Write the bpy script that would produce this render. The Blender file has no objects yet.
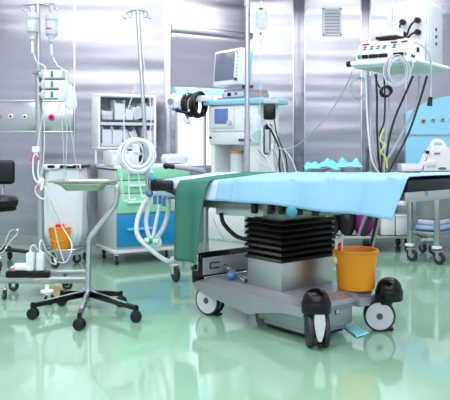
import bpy, bmesh, math, random
from mathutils import Vector, Matrix, noise as mnoise
R = math.radians
PI = math.pi
random.seed(7)
C = bpy.context.scene.collection

# ---------------------------------------------------------------- camera model
F = 729.0; HZ = 140.0; H = 1.15
def P(x, y, Z):   # photo measurement -> point of the room
    return Vector(((x-225)*Z/F, Z, H-(y-HZ)*Z/F))
def G(x, y):      # measurement of a point that lies on the floor
    Z = F*H/(y-HZ)
    return Vector(((x-225)*Z/F, Z, 0.0))

cam = bpy.data.cameras.new('camera'); co = bpy.data.objects.new('camera', cam); C.objects.link(co)
co.location = (0, 0, H); co.rotation_euler = (R(90), 0, 0)
cam.sensor_width = 36; cam.lens = F/450*36; cam.shift_y = -(200-HZ)/450
cam.clip_start = 0.05
bpy.context.scene.camera = co

# ---------------------------------------------------------------- materials
def lin(c):
    r = []
    for v in c[:3]:
        v /= 255
        r.append(v/12.92 if v <= .04045 else ((v+.055)/1.055)**2.4)
    return (*r, 1)
def mat(name, col, rough=.5, metal=0, var=.06, scale=6, bump=0, bscale=40, trans=0, alpha=1, emit=0, spec=.5, coat=0, ior=1.45, ecol=None):
    m = bpy.data.materials.new(name); m.use_nodes = True
    nt = m.node_tree; N = nt.nodes; L = nt.links
    b = N['Principled BSDF']
    tc = N.new('ShaderNodeTexCoord')
    nz = N.new('ShaderNodeTexNoise'); nz.inputs['Scale'].default_value = scale; nz.inputs['Detail'].default_value = 3
    L.new(tc.outputs['Object'], nz.inputs['Vector'])
    mx = N.new('ShaderNodeMix'); mx.data_type = 'RGBA'
    c = lin(col)
    mx.inputs[6].default_value = (*[max(0, v*(1-var)) for v in c[:3]], 1)
    mx.inputs[7].default_value = (*[min(1, v*(1+var)) for v in c[:3]], 1)
    L.new(nz.outputs['Fac'], mx.inputs[0]); L.new(mx.outputs[2], b.inputs['Base Color'])
    b.inputs['Roughness'].default_value = rough; b.inputs['Metallic'].default_value = metal
    b.inputs['Transmission Weight'].default_value = trans; b.inputs['Alpha'].default_value = alpha
    b.inputs['Specular IOR Level'].default_value = spec; b.inputs['Coat Weight'].default_value = coat
    b.inputs['IOR'].default_value = ior
    if emit:
        b.inputs['Emission Color'].default_value = lin(ecol or col); b.inputs['Emission Strength'].default_value = emit
    if bump:
        n2 = N.new('ShaderNodeTexNoise'); n2.inputs['Scale'].default_value = bscale; n2.inputs['Detail'].default_value = 4
        L.new(tc.outputs['Object'], n2.inputs['Vector'])
        bp = N.new('ShaderNodeBump'); bp.inputs['Strength'].default_value = bump; bp.inputs['Distance'].default_value = .01
        L.new(n2.outputs['Fac'], bp.inputs['Height']); L.new(bp.outputs['Normal'], b.inputs['Normal'])
    return m

def steel_wall(name, col, rough=.27, amp=1.0, seed=0):
    """rolled stainless sheet: gentle horizontal waviness bends the reflected lamps into bands"""
    m = bpy.data.materials.new(name); m.use_nodes = True
    nt = m.node_tree; N = nt.nodes; L = nt.links; b = N['Principled BSDF']
    b.inputs['Base Color'].default_value = lin(col); b.inputs['Metallic'].default_value = 1; b.inputs['Roughness'].default_value = rough
    tc = N.new('ShaderNodeTexCoord'); mp = N.new('ShaderNodeMapping')
    mp.inputs['Scale'].default_value = (.16, .16, 2.0); mp.inputs['Location'].default_value = (seed*3.1, 0, seed*1.7)
    L.new(tc.outputs['Object'], mp.inputs['Vector'])
    nz = N.new('ShaderNodeTexNoise'); nz.inputs['Scale'].default_value = 1.5; nz.inputs['Detail'].default_value = 1.5
    L.new(mp.outputs['Vector'], nz.inputs['Vector'])
    mp3 = N.new('ShaderNodeMapping'); mp3.inputs['Scale'].default_value = (1.1, 1.1, .25); mp3.inputs['Location'].default_value = (seed*1.3, 0, seed)
    L.new(tc.outputs['Object'], mp3.inputs['Vector'])
    n3 = N.new('ShaderNodeTexNoise'); n3.inputs['Scale'].default_value = 1.0; n3.inputs['Detail'].default_value = 1
    L.new(mp3.outputs['Vector'], n3.inputs['Vector'])
    ad = N.new('ShaderNodeMath'); ad.operation = 'MULTIPLY_ADD'; ad.inputs[1].default_value = .7
    L.new(n3.outputs['Fac'], ad.inputs[0]); L.new(nz.outputs['Fac'], ad.inputs[2])
    bp = N.new('ShaderNodeBump'); bp.inputs['Strength'].default_value = 1; bp.inputs['Distance'].default_value = .033*amp
    L.new(ad.outputs['Value'], bp.inputs['Height'])
    # fine brushing
    mp2 = N.new('ShaderNodeMapping'); mp2.inputs['Scale'].default_value = (2, 2, 260)
    L.new(tc.outputs['Object'], mp2.inputs['Vector'])
    n2 = N.new('ShaderNodeTexNoise'); n2.inputs['Scale'].default_value = 1; n2.inputs['Detail'].default_value = 2
    L.new(mp2.outputs['Vector'], n2.inputs['Vector'])
    mr = N.new('ShaderNodeMapRange'); mr.inputs['To Min'].default_value = rough-.015; mr.inputs['To Max'].default_value = rough+.02
    L.new(n2.outputs['Fac'], mr.inputs['Value']); L.new(mr.outputs['Result'], b.inputs['Roughness'])
    L.new(bp.outputs['Normal'], b.inputs['Normal'])
    return m

def floor_mat():
    m = bpy.data.materials.new('mint_floor'); m.use_nodes = True
    nt = m.node_tree; N = nt.nodes; L = nt.links; b = N['Principled BSDF']
    tc = N.new('ShaderNodeTexCoord')
    nz = N.new('ShaderNodeTexNoise'); nz.inputs['Scale'].default_value = 1.2; nz.inputs['Detail'].default_value = 5
    L.new(tc.outputs['Object'], nz.inputs['Vector'])
    mx = N.new('ShaderNodeMix'); mx.data_type = 'RGBA'
    mx.inputs[6].default_value = lin((136, 178, 152)); mx.inputs[7].default_value = lin((147, 189, 163))
    L.new(nz.outputs['Fac'], mx.inputs[0]); L.new(mx.outputs[2], b.inputs['Base Color'])
    b.inputs['Roughness'].default_value = .09
    b.inputs['Coat Weight'].default_value = .4; b.inputs['Coat Roughness'].default_value = .04
    n2 = N.new('ShaderNodeTexNoise'); n2.inputs['Scale'].default_value = 3.0; n2.inputs['Detail'].default_value = 2
    L.new(tc.outputs['Object'], n2.inputs['Vector'])
    bp = N.new('ShaderNodeBump'); bp.inputs['Strength'].default_value = .25; bp.inputs['Distance'].default_value = .006
    L.new(n2.outputs['Fac'], bp.inputs['Height']); L.new(bp.outputs['Normal'], b.inputs['Normal']); L.new(bp.outputs['Normal'], b.inputs['Coat Normal'])
    return m

def stripes_mat(name, c1, c2, emit, scale):
    m = bpy.data.materials.new(name); m.use_nodes = True
    nt = m.node_tree; N = nt.nodes; L = nt.links; b = N['Principled BSDF']
    tc = N.new('ShaderNodeTexCoord')
    w = N.new('ShaderNodeTexWave'); w.bands_direction = 'X'; w.inputs['Scale'].default_value = scale; w.inputs['Distortion'].default_value = 1.2
    w.inputs['Detail'].default_value = 2; w.inputs['Detail Scale'].default_value = .4
    L.new(tc.outputs['Object'], w.inputs['Vector'])
    mx = N.new('ShaderNodeMix'); mx.data_type = 'RGBA'
    mx.inputs[6].default_value = lin(c1); mx.inputs[7].default_value = lin(c2)
    L.new(w.outputs['Fac'], mx.inputs[0]); L.new(mx.outputs[2], b.inputs['Base Color']); L.new(mx.outputs[2], b.inputs['Emission Color'])
    b.inputs['Emission Strength'].default_value = emit; b.inputs['Roughness'].default_value = .2
    return m

M = {
 'floor': floor_mat(),
 'wallL': steel_wall('brushed_steel_wall_a', (180, 179, 190), .24, 1.0, 1),
 'wallM': steel_wall('brushed_steel_wall_b', (200, 197, 208), .22, 1.0, 2.3),
 'wallR': steel_wall('brushed_steel_wall_c', (180, 180, 191), .24, 1.0, 4.1),
 'steel': mat('stainless_steel', (205, 208, 214), .22, 1, .05),
 'steel_satin': mat('satin_steel', (186, 190, 192), .38, 1, .06),
 'chrome': mat('chrome', (226, 228, 232), .1, 1, .03),
 'trim': mat('steel_trim', (226, 226, 236), .3, 1, .03),
 'plaster': mat('pale_plaster', (190, 187, 200), .8),
 'rear': mat('grey_rear_wall', (205, 202, 214), .5),
 'white': mat('white_plastic', (236, 238, 243), .35, 0, .03),
 'cream': mat('off_white_plastic', (226, 229, 236), .4, 0, .04),
 'lgrey': mat('light_grey_paint', (196, 200, 208), .4, 0, .04),
 'mgrey': mat('mid_grey_plastic', (140, 144, 152), .45, 0, .06),
 'dgrey': mat('dark_grey_plastic', (74, 78, 86), .45, 0, .08),
 'black': mat('black_plastic', (13, 13, 17), .25, 0, .15, spec=.4),
 'rubber': mat('black_rubber', (18, 19, 23), .45, 0, .15),
 'bellows': mat('black_bellows', (7, 7, 9), .2, 0, .2, spec=.35),
 'vinyl': mat('dark_vinyl', (18, 20, 29), .33, 0, .12, bump=.1, bscale=60),
 'tyre': mat('dark_tyre', (40, 43, 50), .5, 0, .1),
 'basegrey': mat('table_base_grey', (164, 165, 174), .32, .55, .05),
 'frame': mat('table_frame_grey', (136, 142, 140), .4, .5, .06),
 'orange': mat('orange_plastic', (244, 150, 28), .38, 0, .05),
 'red': mat('red_plastic', (226, 40, 54), .4),
 'pink': mat('pink_plastic', (214, 70, 140), .4),
 'magenta': mat('magenta_cloth', (132, 22, 112), .75, 0, .2, bump=.3),
 'green_pl': mat('mint_drawer', (148, 222, 190), .38, 0, .03),
 'green_lt': mat('pale_mint_handle', (196, 240, 220), .4, 0, .03),
 'blue_pl': mat('blue_drawer', (30, 140, 200), .36, 0, .04),
 'handle_mint': mat('bright_mint_handle', (214, 250, 234), .3), 'handle_blue': mat('sky_handle', (110, 196, 236), .3),
 'blue_lt': mat('light_blue_trim', (148, 200, 222), .4, 0, .04),
 'blue_knob': mat('blue_knob', (66, 116, 164), .4),
 'teal_knob': mat('teal_knob', (64, 140, 168), .4),
 'drape': mat('blue_paper_drape', (142, 186, 222), .8, 0, .05, 9, bump=.12, bscale=26, spec=.2),
 'drape_pale': mat('pale_blue_sheet', (186, 212, 240), .8, 0, .08, 4, bump=.14, bscale=22, spec=.2),
 'green_cloth': mat('green_towel', (68, 122, 110), .9, 0, .08, 30, bump=.25, bscale=220, spec=.1),
 'teal_cloth': mat('teal_wrap', (130, 218, 222), .8, 0, .08, 8, bump=.2, bscale=30, spec=.2),
 'floorpatch': mat('cyan_patch', (150, 236, 246), .5, 0, .1, 8, bump=.2, bscale=20),
 'white_cloth': mat('white_bag_film', (226, 230, 240), .5, 0, .05, 8, bump=.3, bscale=18),
 'paper': mat('paper', (240, 236, 230), .7),
 'tube': mat('white_tubing', (232, 234, 242), .35, 0, .03),
 'tube_clear': mat('clear_tubing', (236, 240, 248), .2, 0, .03, alpha=.62),
 'hose': mat('breathing_hose', (230, 236, 246), .35, 0, .05),
 'cable_grey': mat('grey_cable', (176, 182, 188), .45),
 'cable_black': mat('black_cable', (24, 25, 30), .45, 0, .1),
 'cable_yellow': mat('yellow_green_cable', (198, 206, 120), .5),
 'clear': mat('clear_plastic', (228, 236, 246), .12, 0, .05, alpha=.42),
 'clear2': mat('cloudy_plastic', (232, 240, 250), .25, 0, .05, alpha=.7),
 'fluid': mat('clear_fluid_bag', (216, 224, 236), .12, 0, .25, 40, alpha=.6, bump=.4, bscale=30),
 'screen': mat('monitor_screen', (110, 118, 138), .18, 0, .12, 4, emit=.12),
 'screen_b': mat('blue_display', (92, 118, 170), .2, 0, .1, emit=.2),
 'mark_green': mat('green_mark', (0, 140, 92), .4),
 'tray': mat('tray_steel', (168, 176, 160), .26, .9, .05),
 'pane': stripes_mat('lit_frosted_glass', (196, 226, 244), (250, 252, 255), .75, 2.2),
 'cyan_panel': mat('cyan_wall_unit', (146, 208, 236), .35, 0, .08, 2, emit=.18, ecol=(130, 210, 245)),  # emission stands in for downlight falling on the panel
 'cyan_lint': mat('cyan_lintel', (176, 232, 246), .3, 0, .05, 3, emit=.45),  # cyan glow painted in as emission, the lintel is no lamp
 'pendant': mat('pendant_white', (214, 216, 230), .4, 0, .03),
 'shelfbottom': mat('pale_green_underside', (204, 222, 206), .4, 0, .04),
 'amber': mat('amber_part', (222, 146, 92), .4),
 'brown': mat('dark_items', (70, 66, 78), .6),
 'lav': mat('lavender_pack', (206, 208, 232), .5, 0, .08, 20),
 'bluepack': mat('blue_pack', (150, 190, 226), .6, 0, .15, 14, bump=.2),
}

# ---------------------------------------------------------------- mesh builder
class MB:
    def __init__(s): s.bm = bmesh.new()
    def box(s, c, size, rz=0, bevel=0, rot=None, seg=2):
        r = bmesh.ops.create_cube(s.bm, size=1); vs = r['verts']
        m = Matrix.Translation(Vector(c)) @ (rot.to_4x4() if rot is not None else Matrix.Rotation(rz, 4, 'Z')) @ Matrix.Diagonal((*size, 1))
        bmesh.ops.transform(s.bm, matrix=m, verts=vs)
        if bevel:
            es = list({e for v in vs for e in v.link_edges})
            bmesh.ops.bevel(s.bm, geom=es, offset=min(bevel, min(size)*.49), segments=seg, affect='EDGES', profile=.5, clamp_overlap=True)
        return s
    def cyl(s, p0, p1, r0, r1=None, seg=16):
        p0 = Vector(p0); p1 = Vector(p1); d = p1-p0; L = d.length
        if L < 1e-6: return s
        q = d.to_track_quat('Z', 'Y').to_matrix().to_4x4()
        bmesh.ops.create_cone(s.bm, cap_ends=True, cap_tris=False, segments=seg, radius1=r0, radius2=r0 if r1 is None else r1, depth=L,
                              matrix=Matrix.Translation((p0+p1)/2) @ q)
        return s
    def tube(s, pts, r, seg=8, smooth=True, closed=False, sub=6, ripple=0):
        pts = [Vector(p) for p in pts]
        if smooth and len(pts) > 2: pts = catmull(pts, sub, closed)
        n = len(pts); rings = []
        up = None
        for i, p in enumerate(pts):
            a = pts[(i-1) % n] if (closed or i > 0) else p
            b = pts[(i+1) % n] if (closed or i < n-1) else p
            t = (b-a).normalized() if (b-a).length > 1e-9 else Vector((0, 0, 1))
            if up is None:
                up = t.orthogonal().normalized()
            else:
                up = up - t*up.dot(t)
                up = up.normalized() if up.length > 1e-6 else t.orthogonal().normalized()
            w = t.cross(up)
            rr = r*(1+ripple*(1 if i % 2 else -1))
            rings.append([s.bm.verts.new(p+(up*math.cos(2*PI*k/seg)+w*math.sin(2*PI*k/seg))*rr) for k in range(seg)])
        m = n if closed else n-1
        for i in range(m):
            A = rings[i]; B = rings[(i+1) % n]
            for k in range(seg):
                s.bm.faces.new((A[k], A[(k+1) % seg], B[(k+1) % seg], B[k]))
        if not closed:
            s.bm.faces.new(rings[0][::-1]); s.bm.faces.new(rings[-1])
        return s
    def lathe(s, prof, c=(0, 0, 0), seg=24, rot=None, sx=1, sy=1):
        c = Vector(c); rings = []
        def tr(v):
            v = Vector(v)
            return c + (rot @ v if rot is not None else v)
        for r, z in prof:
            if r < 1e-6: rings.append([s.bm.verts.new(tr((0, 0, z)))])
            else: rings.append([s.bm.verts.new(tr((r*sx*math.cos(2*PI*k/seg), r*sy*math.sin(2*PI*k/seg), z))) for k in range(seg)])
        for A, B in zip(rings, rings[1:]):
            for k in range(seg):
                k2 = (k+1) % seg
                if len(A) == 1 and len(B) == 1: continue
                if len(A) == 1: s.bm.faces.new((A[0], B[k2], B[k]))
                elif len(B) == 1: s.bm.faces.new((A[k], A[k2], B[0]))
                else: s.bm.faces.new((A[k], A[k2], B[k2], B[k]))
        if len(rings[0]) > 1: s.bm.faces.new(rings[0][::-1])
        if len(rings[-1]) > 1: s.bm.faces.new(rings[-1])
        return s
    def ball(s, c, r, sc=(1, 1, 1), seg=14):
        m = Matrix.Translation(Vector(c)) @ Matrix.Diagonal((*sc, 1))
        bmesh.ops.create_uvsphere(s.bm, u_segments=seg, v_segments=max(6, seg//2+1), radius=r, matrix=m); return s
    def torus(s, c, Rr, r, rot=None, seg=24, sx=1, sy=1):
        c = Vector(c); pts = []
        for k in range(seg):
            v = Vector((Rr*sx*math.cos(2*PI*k/seg), Rr*sy*math.sin(2*PI*k/seg), 0))
            pts.append(c+(rot @ v if rot is not None else v))
        return s.tube(pts, r, 8, False, True)
    def prism(s, pts, axis, a, b):
        """extrude a 2-D outline along 'x','y' or 'z' from a to b"""
        def mk(u, v, w):
            return {'x': (w, u, v), 'y': (u, w, v), 'z': (u, v, w)}[axis]
        A = [s.bm.verts.new(mk(u, v, a)) for u, v in pts]; B = [s.bm.verts.new(mk(u, v, b)) for u, v in pts]
        n = len(pts)
        s.bm.faces.new(A[::-1]); s.bm.faces.new(B)
        for i in range(n): s.bm.faces.new((A[i], A[(i+1) % n], B[(i+1) % n], B[i]))
        return s
    def grid(s, f, nu, nv):
        V = [[s.bm.verts.new(f(i/nu, j/nv)) for j in range(nv+1)] for i in range(nu+1)]
        for i in range(nu):
            for j in range(nv): s.bm.faces.new((V[i][j], V[i+1][j], V[i+1][j+1], V[i][j+1]))
        return s
    def build(s, name, m, parent=None, origin=None, smooth=True, solid=0, angle=38):
        bm = s.bm
        if origin is not None: bmesh.ops.translate(bm, vec=-Vector(origin), verts=bm.verts)
        bmesh.ops.recalc_face_normals(bm, faces=bm.faces)
        me = bpy.data.meshes.new(name); bm.to_mesh(me); bm.free()
        me.materials.append(M[m] if isinstance(m, str) else m)
        if smooth:
            me.polygons.foreach_set('use_smooth', [True]*len(me.polygons)); me.set_sharp_from_angle(angle=R(angle))
        o = bpy.data.objects.new(name, me); C.objects.link(o)
        if origin is not None: o.location = origin
        if parent is not None: o.parent = parent.o if isinstance(parent, Thing) else parent
        if solid:
            md = o.modifiers.new('thick', 'SOLIDIFY'); md.thickness = solid; md.offset = 0
        return o

def catmull(p, sub, closed=False):
    n = len(p); out = []
    rng = range(n if closed else n-1)
    for i in rng:
        p0 = p[(i-1) % n] if (closed or i > 0) else p[0]*2-p[1]
        p1 = p[i]; p2 = p[(i+1) % n]
        p3 = p[(i+2) % n] if (closed or i+2 < n) else p[-1]*2-p[-2]
        for k in range(sub):
            t = k/sub
            out.append(.5*((2*p1)+(p2-p0)*t+(2*p0-5*p1+4*p2-p3)*t*t+(3*p1-p0-3*p2+p3)*t**3))
    if not closed: out.append(p[-1])
    return out

class Thing:
    def __init__(s, name, label, cat, loc=(0, 0, 0), rz=0, group=None):
        s.o = bpy.data.objects.new(name, None); C.objects.link(s.o)
        s.o.location = loc; s.o.rotation_euler = (0, 0, rz); s.o.empty_display_size = .05
        s.o['label'] = label; s.o['category'] = cat
        if group: s.o['group'] = group
        s.m = Matrix.Translation(Vector(loc)) @ Matrix.Rotation(rz, 4, 'Z'); s.i = s.m.inverted()
    def w(s, p): return s.i @ Vector(p)          # room point -> own coordinates
    def W(s, p): return s.m @ Vector(p)
def tag(o, label, cat, group=None, kind=None):
    o['label'] = label; o['category'] = cat
    if group: o['group'] = group
    if kind: o['kind'] = kind
    return o
def struct(o, label=None):
    o['kind'] = 'structure'
    if label: o['label'] = label
    return o
def dup(src, loc, rz, label, group):
    o = src.o if isinstance(src, Thing) else src
    r = o.copy(); C.objects.link(r); r.location = loc; r.rotation_euler = (0, 0, rz); r['label'] = label; r['group'] = group
    for ch in list(o.children):
        c = ch.copy(); C.objects.link(c); c.parent = r
        for g in list(ch.children):
            d = g.copy(); C.objects.link(d); d.parent = c
    return r
def cable(name, pts, r, m, label, cat='cable', group=None, sub=6, seg=6, ripple=0):
    pts = [Vector(p) for p in pts]
    return tag(MB().tube(pts, r, seg, sub=sub, ripple=ripple).build(name, m, origin=pts[0]), label, cat, group)
def caster(parent, c, r=.04, yaw=0, w=.022, wheel='tyre', fork='steel', stem=.03, hub='mgrey'):
    """wheel on a fork; c = floor point under the stem, in the parent's coordinates"""
    c = Vector(c); off = Matrix.Rotation(yaw, 3, 'Z')
    wc = c+off @ Vector((r*.45, 0, r))
    f = MB()
    f.cyl(c+Vector((0, 0, r*1.95)), c+Vector((0, 0, r*2.1+stem)), r*.28, seg=10)
    f.box(c+off @ Vector((r*.18, 0, r*1.98)), (r*1.1, w*1.9, r*.22), yaw, r*.08)
    for sgn in (-1, 1):
        f.prism_rot = None
        f.box(wc+off @ Vector((-r*.12, sgn*w*.78, r*.48)), (r*.6, w*.18, r*1.1), yaw)
    fo = f.build('caster', fork, parent)
    t = MB(); ax = off @ Vector((0, 1, 0))
    q = ax.to_track_quat('Z', 'Y').to_matrix()
    h = w*.5
    t.lathe([(r*.62, -h), (r*.9, -h), (r, -h*.6), (r, h*.6), (r*.9, h), (r*.62, h)], wc, 20, q)
    wo = t.build('wheel', wheel, fo)
    hb = MB(); hb.lathe([(0, -h*1.05), (r*.3, -h*1.1), (r*.64, -h*.9), (r*.64, h*.9), (r*.3, h*1.1), (0, h*1.05)], wc, 16, q)
    hb.build('wheel_hub', hub, fo)
    return fo

# ================================================================ SETTING
def quad(name, pts, m):
    b = MB(); b.bm.faces.new([b.bm.verts.new(p) for p in pts]); return struct(b.build(name, m, smooth=False))
XL, XR, YB, ZC = -3.5, 3.6, -3.4, 3.1
JX = -.604; KX = .295; Y1, Y2 = 8.0, 8.6
struct(MB().prism([(XL-.1, YB-.1), (XR+.1, YB-.1), (XR+.1, Y2+.2), (XL-.1, Y2+.2)], 'z', -.06, 0).build('floor', 'floor', smooth=False))
struct(MB().prism([(XL-.1, YB-.1), (XR+.1, YB-.1), (XR+.1, Y2+.2), (XL-.1, Y2+.2)], 'z', ZC, ZC+.05).build('ceiling', 'plaster', smooth=False))
struct(MB().box(((XL+JX)/2, Y1+.03, ZC/2), (JX-XL, .06, ZC)).build('wall_left', 'wallL', smooth=False))
struct(MB().box(((KX+XR)/2, Y2+.03, ZC/2), (XR-KX, .06, ZC)).build('wall_right', 'wallR', smooth=False))
ang = math.atan2(Y2-Y1, KX-JX); wl = math.hypot(Y2-Y1, KX-JX)
# angled wall between, with a window hole: local x along it
WX0, WX1, WZ0, WZ1 = .07, .80, .86, 1.69
am = Matrix.Translation((JX, Y1, 0)) @ Matrix.Rotation(ang, 4, 'Z')
b = MB()
for x0, x1, z0, z1 in ((0, WX0, 0, ZC), (WX1, wl, 0, ZC), (WX0, WX1, 0, WZ0), (WX0, WX1, WZ1, ZC)):
    b.box(((x0+x1)/2, .03, (z0+z1)/2), (x1-x0, .06, z1-z0))
o = struct(b.build('wall_middle', 'wallM', smooth=False)); o.matrix_world = am
struct(MB().box((XL-.03, (YB+Y1)/2, ZC/2), (.06, Y1-YB, ZC)).build('wall_west', 'rear', smooth=False))
struct(MB().box((XR+.03, (YB+Y2)/2, ZC/2), (.06, Y2-YB, ZC)).build('wall_east', 'rear', smooth=False))
struct(MB().box(((XL+XR)/2, YB-.03, ZC/2), (XR-XL, .06, ZC)).build('wall_rear', 'rear', smooth=False))
# window in the angled wall
wf = MB()
wf.box(((WX0+WX1)/2, 0, WZ0-.015), (WX1-WX0+.08, .1, .04)); wf.box((WX0-.012, 0, (WZ0+WZ1)/2), (.03, .09, WZ1-WZ0)); wf.box((WX1+.012, 0, (WZ0+WZ1)/2), (.03, .09, WZ1-WZ0))
win = struct(wf.build('window_1', 'trim', smooth=False)); win.matrix_world = am
MB().box(((WX0+WX1)/2, .035, (WZ0+WZ1)/2), (WX1-WX0, .01, WZ1-WZ0)).build('pane', 'pane', win)
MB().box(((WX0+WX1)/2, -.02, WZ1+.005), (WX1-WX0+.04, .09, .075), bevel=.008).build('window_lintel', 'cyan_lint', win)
# door head rail and jamb
o = struct(MB().box((wl*.5+.0, -.03, 2.375), (wl, .07, .06), bevel=.006).build('trim_1', 'trim')); o.matrix_world = am
struct(MB().box((JX-.025, Y1-.02, ZC/2), (.075, .09, ZC), bevel=.01).build('trim_2', 'trim'))
def vtrim(i, px, Y, wpx, prot=.012, m='trim', z0=0, z1=ZC):
    struct(MB().box(((px-225)*Y/F, Y-prot/2, (z0+z1)/2), (wpx*Y/F, prot, z1-z0), bevel=.003).build('trim_%d' % i, m))
vtrim(3, 74.5, Y1, 1.8); vtrim(4, 293.5, Y2, 1.6); vtrim(5, 304.5, Y2, 1.4); vtrim(6, 361.5, Y2, 1.6); vtrim(7, 370, Y2, 1.6, m='trim'); vtrim(8, 406, Y2, 1.4, z0=1.0)
M['wallP'] = steel_wall('brushed_steel_strip', (150, 149, 162), .26, .6, 7.7)
vtrim(9, 299, Y2, 10.4, prot=.02, m='wallP'); vtrim(10, 365.7, Y2, 7.4, prot=.02, m='wallP')
struct(MB().box(((XL+JX)/2, Y1-.01, .05), (JX-XL, .02, .1)).build('baseboard_left', 'steel_satin'))
struct(MB().box(((KX+XR)/2, Y2-.01, .05), (XR-KX, .02, .1)).build('baseboard_right', 'steel_satin'))

# vent grille
t = Thing('ventilation_grille', 'small white slatted ventilation grille high on the steel wall', 'vent', P(332, 22, Y2))
fw, fh = 19*Y2/F, 28*Y2/F
f = MB()
for sx, sz, w, h in ((0, fh/2-.012, fw, .025), (0, -fh/2+.012, fw, .025), (-fw/2+.012, 0, .025, fh), (fw/2-.012, 0, .025, fh)):
    f.box((sx, -.012, sz), (w, .024, h), bevel=.004)
f.build('frame', 'white', t)
s_ = MB()
for k in range(7): s_.box((0, -.014, -fh/2+.05+k*(fh-.1)/6), (fw-.05, .006, .034), rot=Matrix.Rotation(R(-38), 3, 'X'))
s_.build('louvre', 'cream', t)
MB().box((0, -.002, 0), (fw-.04, .003, fh-.04)).build('backing', 'lgrey', t)

# gas outlet panels
t = Thing('gas_outlet_panel', 'long low steel medical gas panel on the left wall', 'wall panel', (P(30, 132, Y1).x, Y1, P(0, 132, Y1).z))
pw = 92*Y1/F; x0 = P(-18, 0, Y1).x-t.o.location.x
ph = 31*Y1/F
MB().box((x0+pw/2, -.02, ph/2), (pw, .04, ph), bevel=.008).build('panel', 'steel', t)
MB().box((x0+pw/2, -.03, ph), (pw, .06, .018), bevel=.004).build('ledge', 'trim', t)
MB().box((x0+pw/2, -.028, 0), (pw, .05, .014), bevel=.004).build('ledge', 'trim', t)
for px, py, mm, rr in ((0, 116, 'amber', .026), (12, 116.5, 'white', .03), (26, 117, 'white', .03), (52.5, 117.5, 'pink', .036)):
    c = t.w(P(px, py, Y1)); c.y = -.04
    q = MB().lathe([(rr, 0), (rr, .012), (rr*.7, .022), (rr*.45, .022), (rr*.45, .006), (0, .006)], c, 18, Matrix.Rotation(R(90), 3, 'X')).build('gas_outlet', mm, t)
    MB().lathe([(rr*.44, .004), (rr*.4, .018), (0, .018)], c, 14, Matrix.Rotation(R(90), 3, 'X')).build('socket', 'black', q)
t = Thing('bed_head_unit', 'pale cyan gas supply unit on the right wall, downlight put into its colour', 'wall panel', (P(430, 163, Y2).x, Y2, P(0, 166, Y2).z))
b = MB(); bx0 = P(405, 0, Y2).x-t.o.location.x; bx1 = XR-t.o.location.x-.1
hh = (166-110)*Y2/F
prof = []
def top(u):  # crown rises to the right
    return hh*(.95+.32*math.sin(min(1, u*2.2)*PI/2))
outl = [(bx0, 0)]+[(bx0+(bx1-bx0)*k/16, top(k/16)) for k in range(17)]+[(bx1, 0)]
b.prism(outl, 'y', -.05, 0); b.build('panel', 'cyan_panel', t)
MB().box(((bx0+bx1)/2, -.06, (166-134)*Y2/F), (bx1-bx0, .03, .012)).build('ledge', 'trim', t)
for px, py, mm in ((422, 121, 'amber'), (431.5, 120.2, 'lgrey'), (441, 119.5, 'lgrey'), (450, 119, 'lgrey')):
    c = t.w(P(px, py, Y2)); c.y = -.05; rr = .026
    q = MB().lathe([(rr, 0), (rr, .014), (rr*.7, .026), (rr*.45, .026), (rr*.45, .006), (0, .006)], c, 18, Matrix.Rotation(R(90), 3, 'X')).build('gas_outlet', mm, t)
    MB().lathe([(rr*.44, .004), (rr*.4, .02), (0, .02)], c, 14, Matrix.Rotation(R(90), 3, 'X')).build('socket', 'black', q)

# ================================================================ OPERATING TABLE
TR = math.atan2(-.772, .636)
ot = Thing('operating_table', 'wheeled operating table with grey base, black bellows column and padded top', 'operating table', (.41, 4.59, 0), TR)
# base: moulded cover seen from the side, extruded across
prof = [(-.57, .215), (-.58, .20), (-.575, .165), (-.50, .157), (-.40, .135), (-.07, .095), (-.02, .095), (.03, .112), (.25, .155), (.42, .16), (.43, .19), (.42, .215)]
b = MB(); b.prism(prof, 'y', -.315, .12)
b.prism([(-.57, .215), (-.57, .17), (-.2, .16), (.46, .16), (.46, .215)], 'y', .12, .30)
b.build('base_cover', 'basegrey', ot)
def taper_deck():
    b = MB(); lo = [(-.565, -.31), (.415, -.31), (.415, .12), (.455, .12), (.455, .295), (-.565, .295)]; hi = [(-.50, -.235), (.36, -.235), (.36, .10), (.40, .14), (.40, .255), (-.50, .255)]
    A = [b.bm.verts.new((x, y, .214)) for x, y in lo]; B = [b.bm.verts.new((x, y, .245)) for x, y in hi]
    for i in range(6): b.bm.faces.new((A[i], A[(i+1) % 6], B[(i+1) % 6], B[i]))
    b.bm.faces.new(B); b.bm.faces.new(A[::-1]); return b
taper_deck().build('base_deck', 'basegrey', ot, smooth=False)
b = MB(); b.box((.18, -.055, .125), (.46, .35, .14), bevel=.012); b.box((.18, -.055, .042), (.4, .31, .03), bevel=.01)
o = b.build('base_housing', 'basegrey', ot)
MB().box((.412, -.02, .15), (.006, .035, .035)).build('emblem_plate', 'dgrey', o)
MB().box((.414, -.02, .15), (.006, .024, .024)).build('emblem_inset', 'lgrey', o)
MB().box((.18, -.055, .02), (.36, .28, .02)).build('base_foot', 'black', ot)
def dome(lx, ly):
    b = MB(); r = .083
    b.lathe([(r*.96, .188), (r, .195), (r, .243), (r*.97, .25)], (lx, ly, 0), 28)
    o = b.build('corner_bumper', 'black', ot)
    d = MB(); d.lathe([(r*.93, .25), (r*.9, .268), (r*.78, .292), (r*.58, .31), (r*.3, .32), (0, .323)], (lx, ly, 0), 28); d.build('dome_cap', 'bellows', o)
for lx, ly in ((.47, -.26), (.52, .322)): dome(lx, ly)
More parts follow.
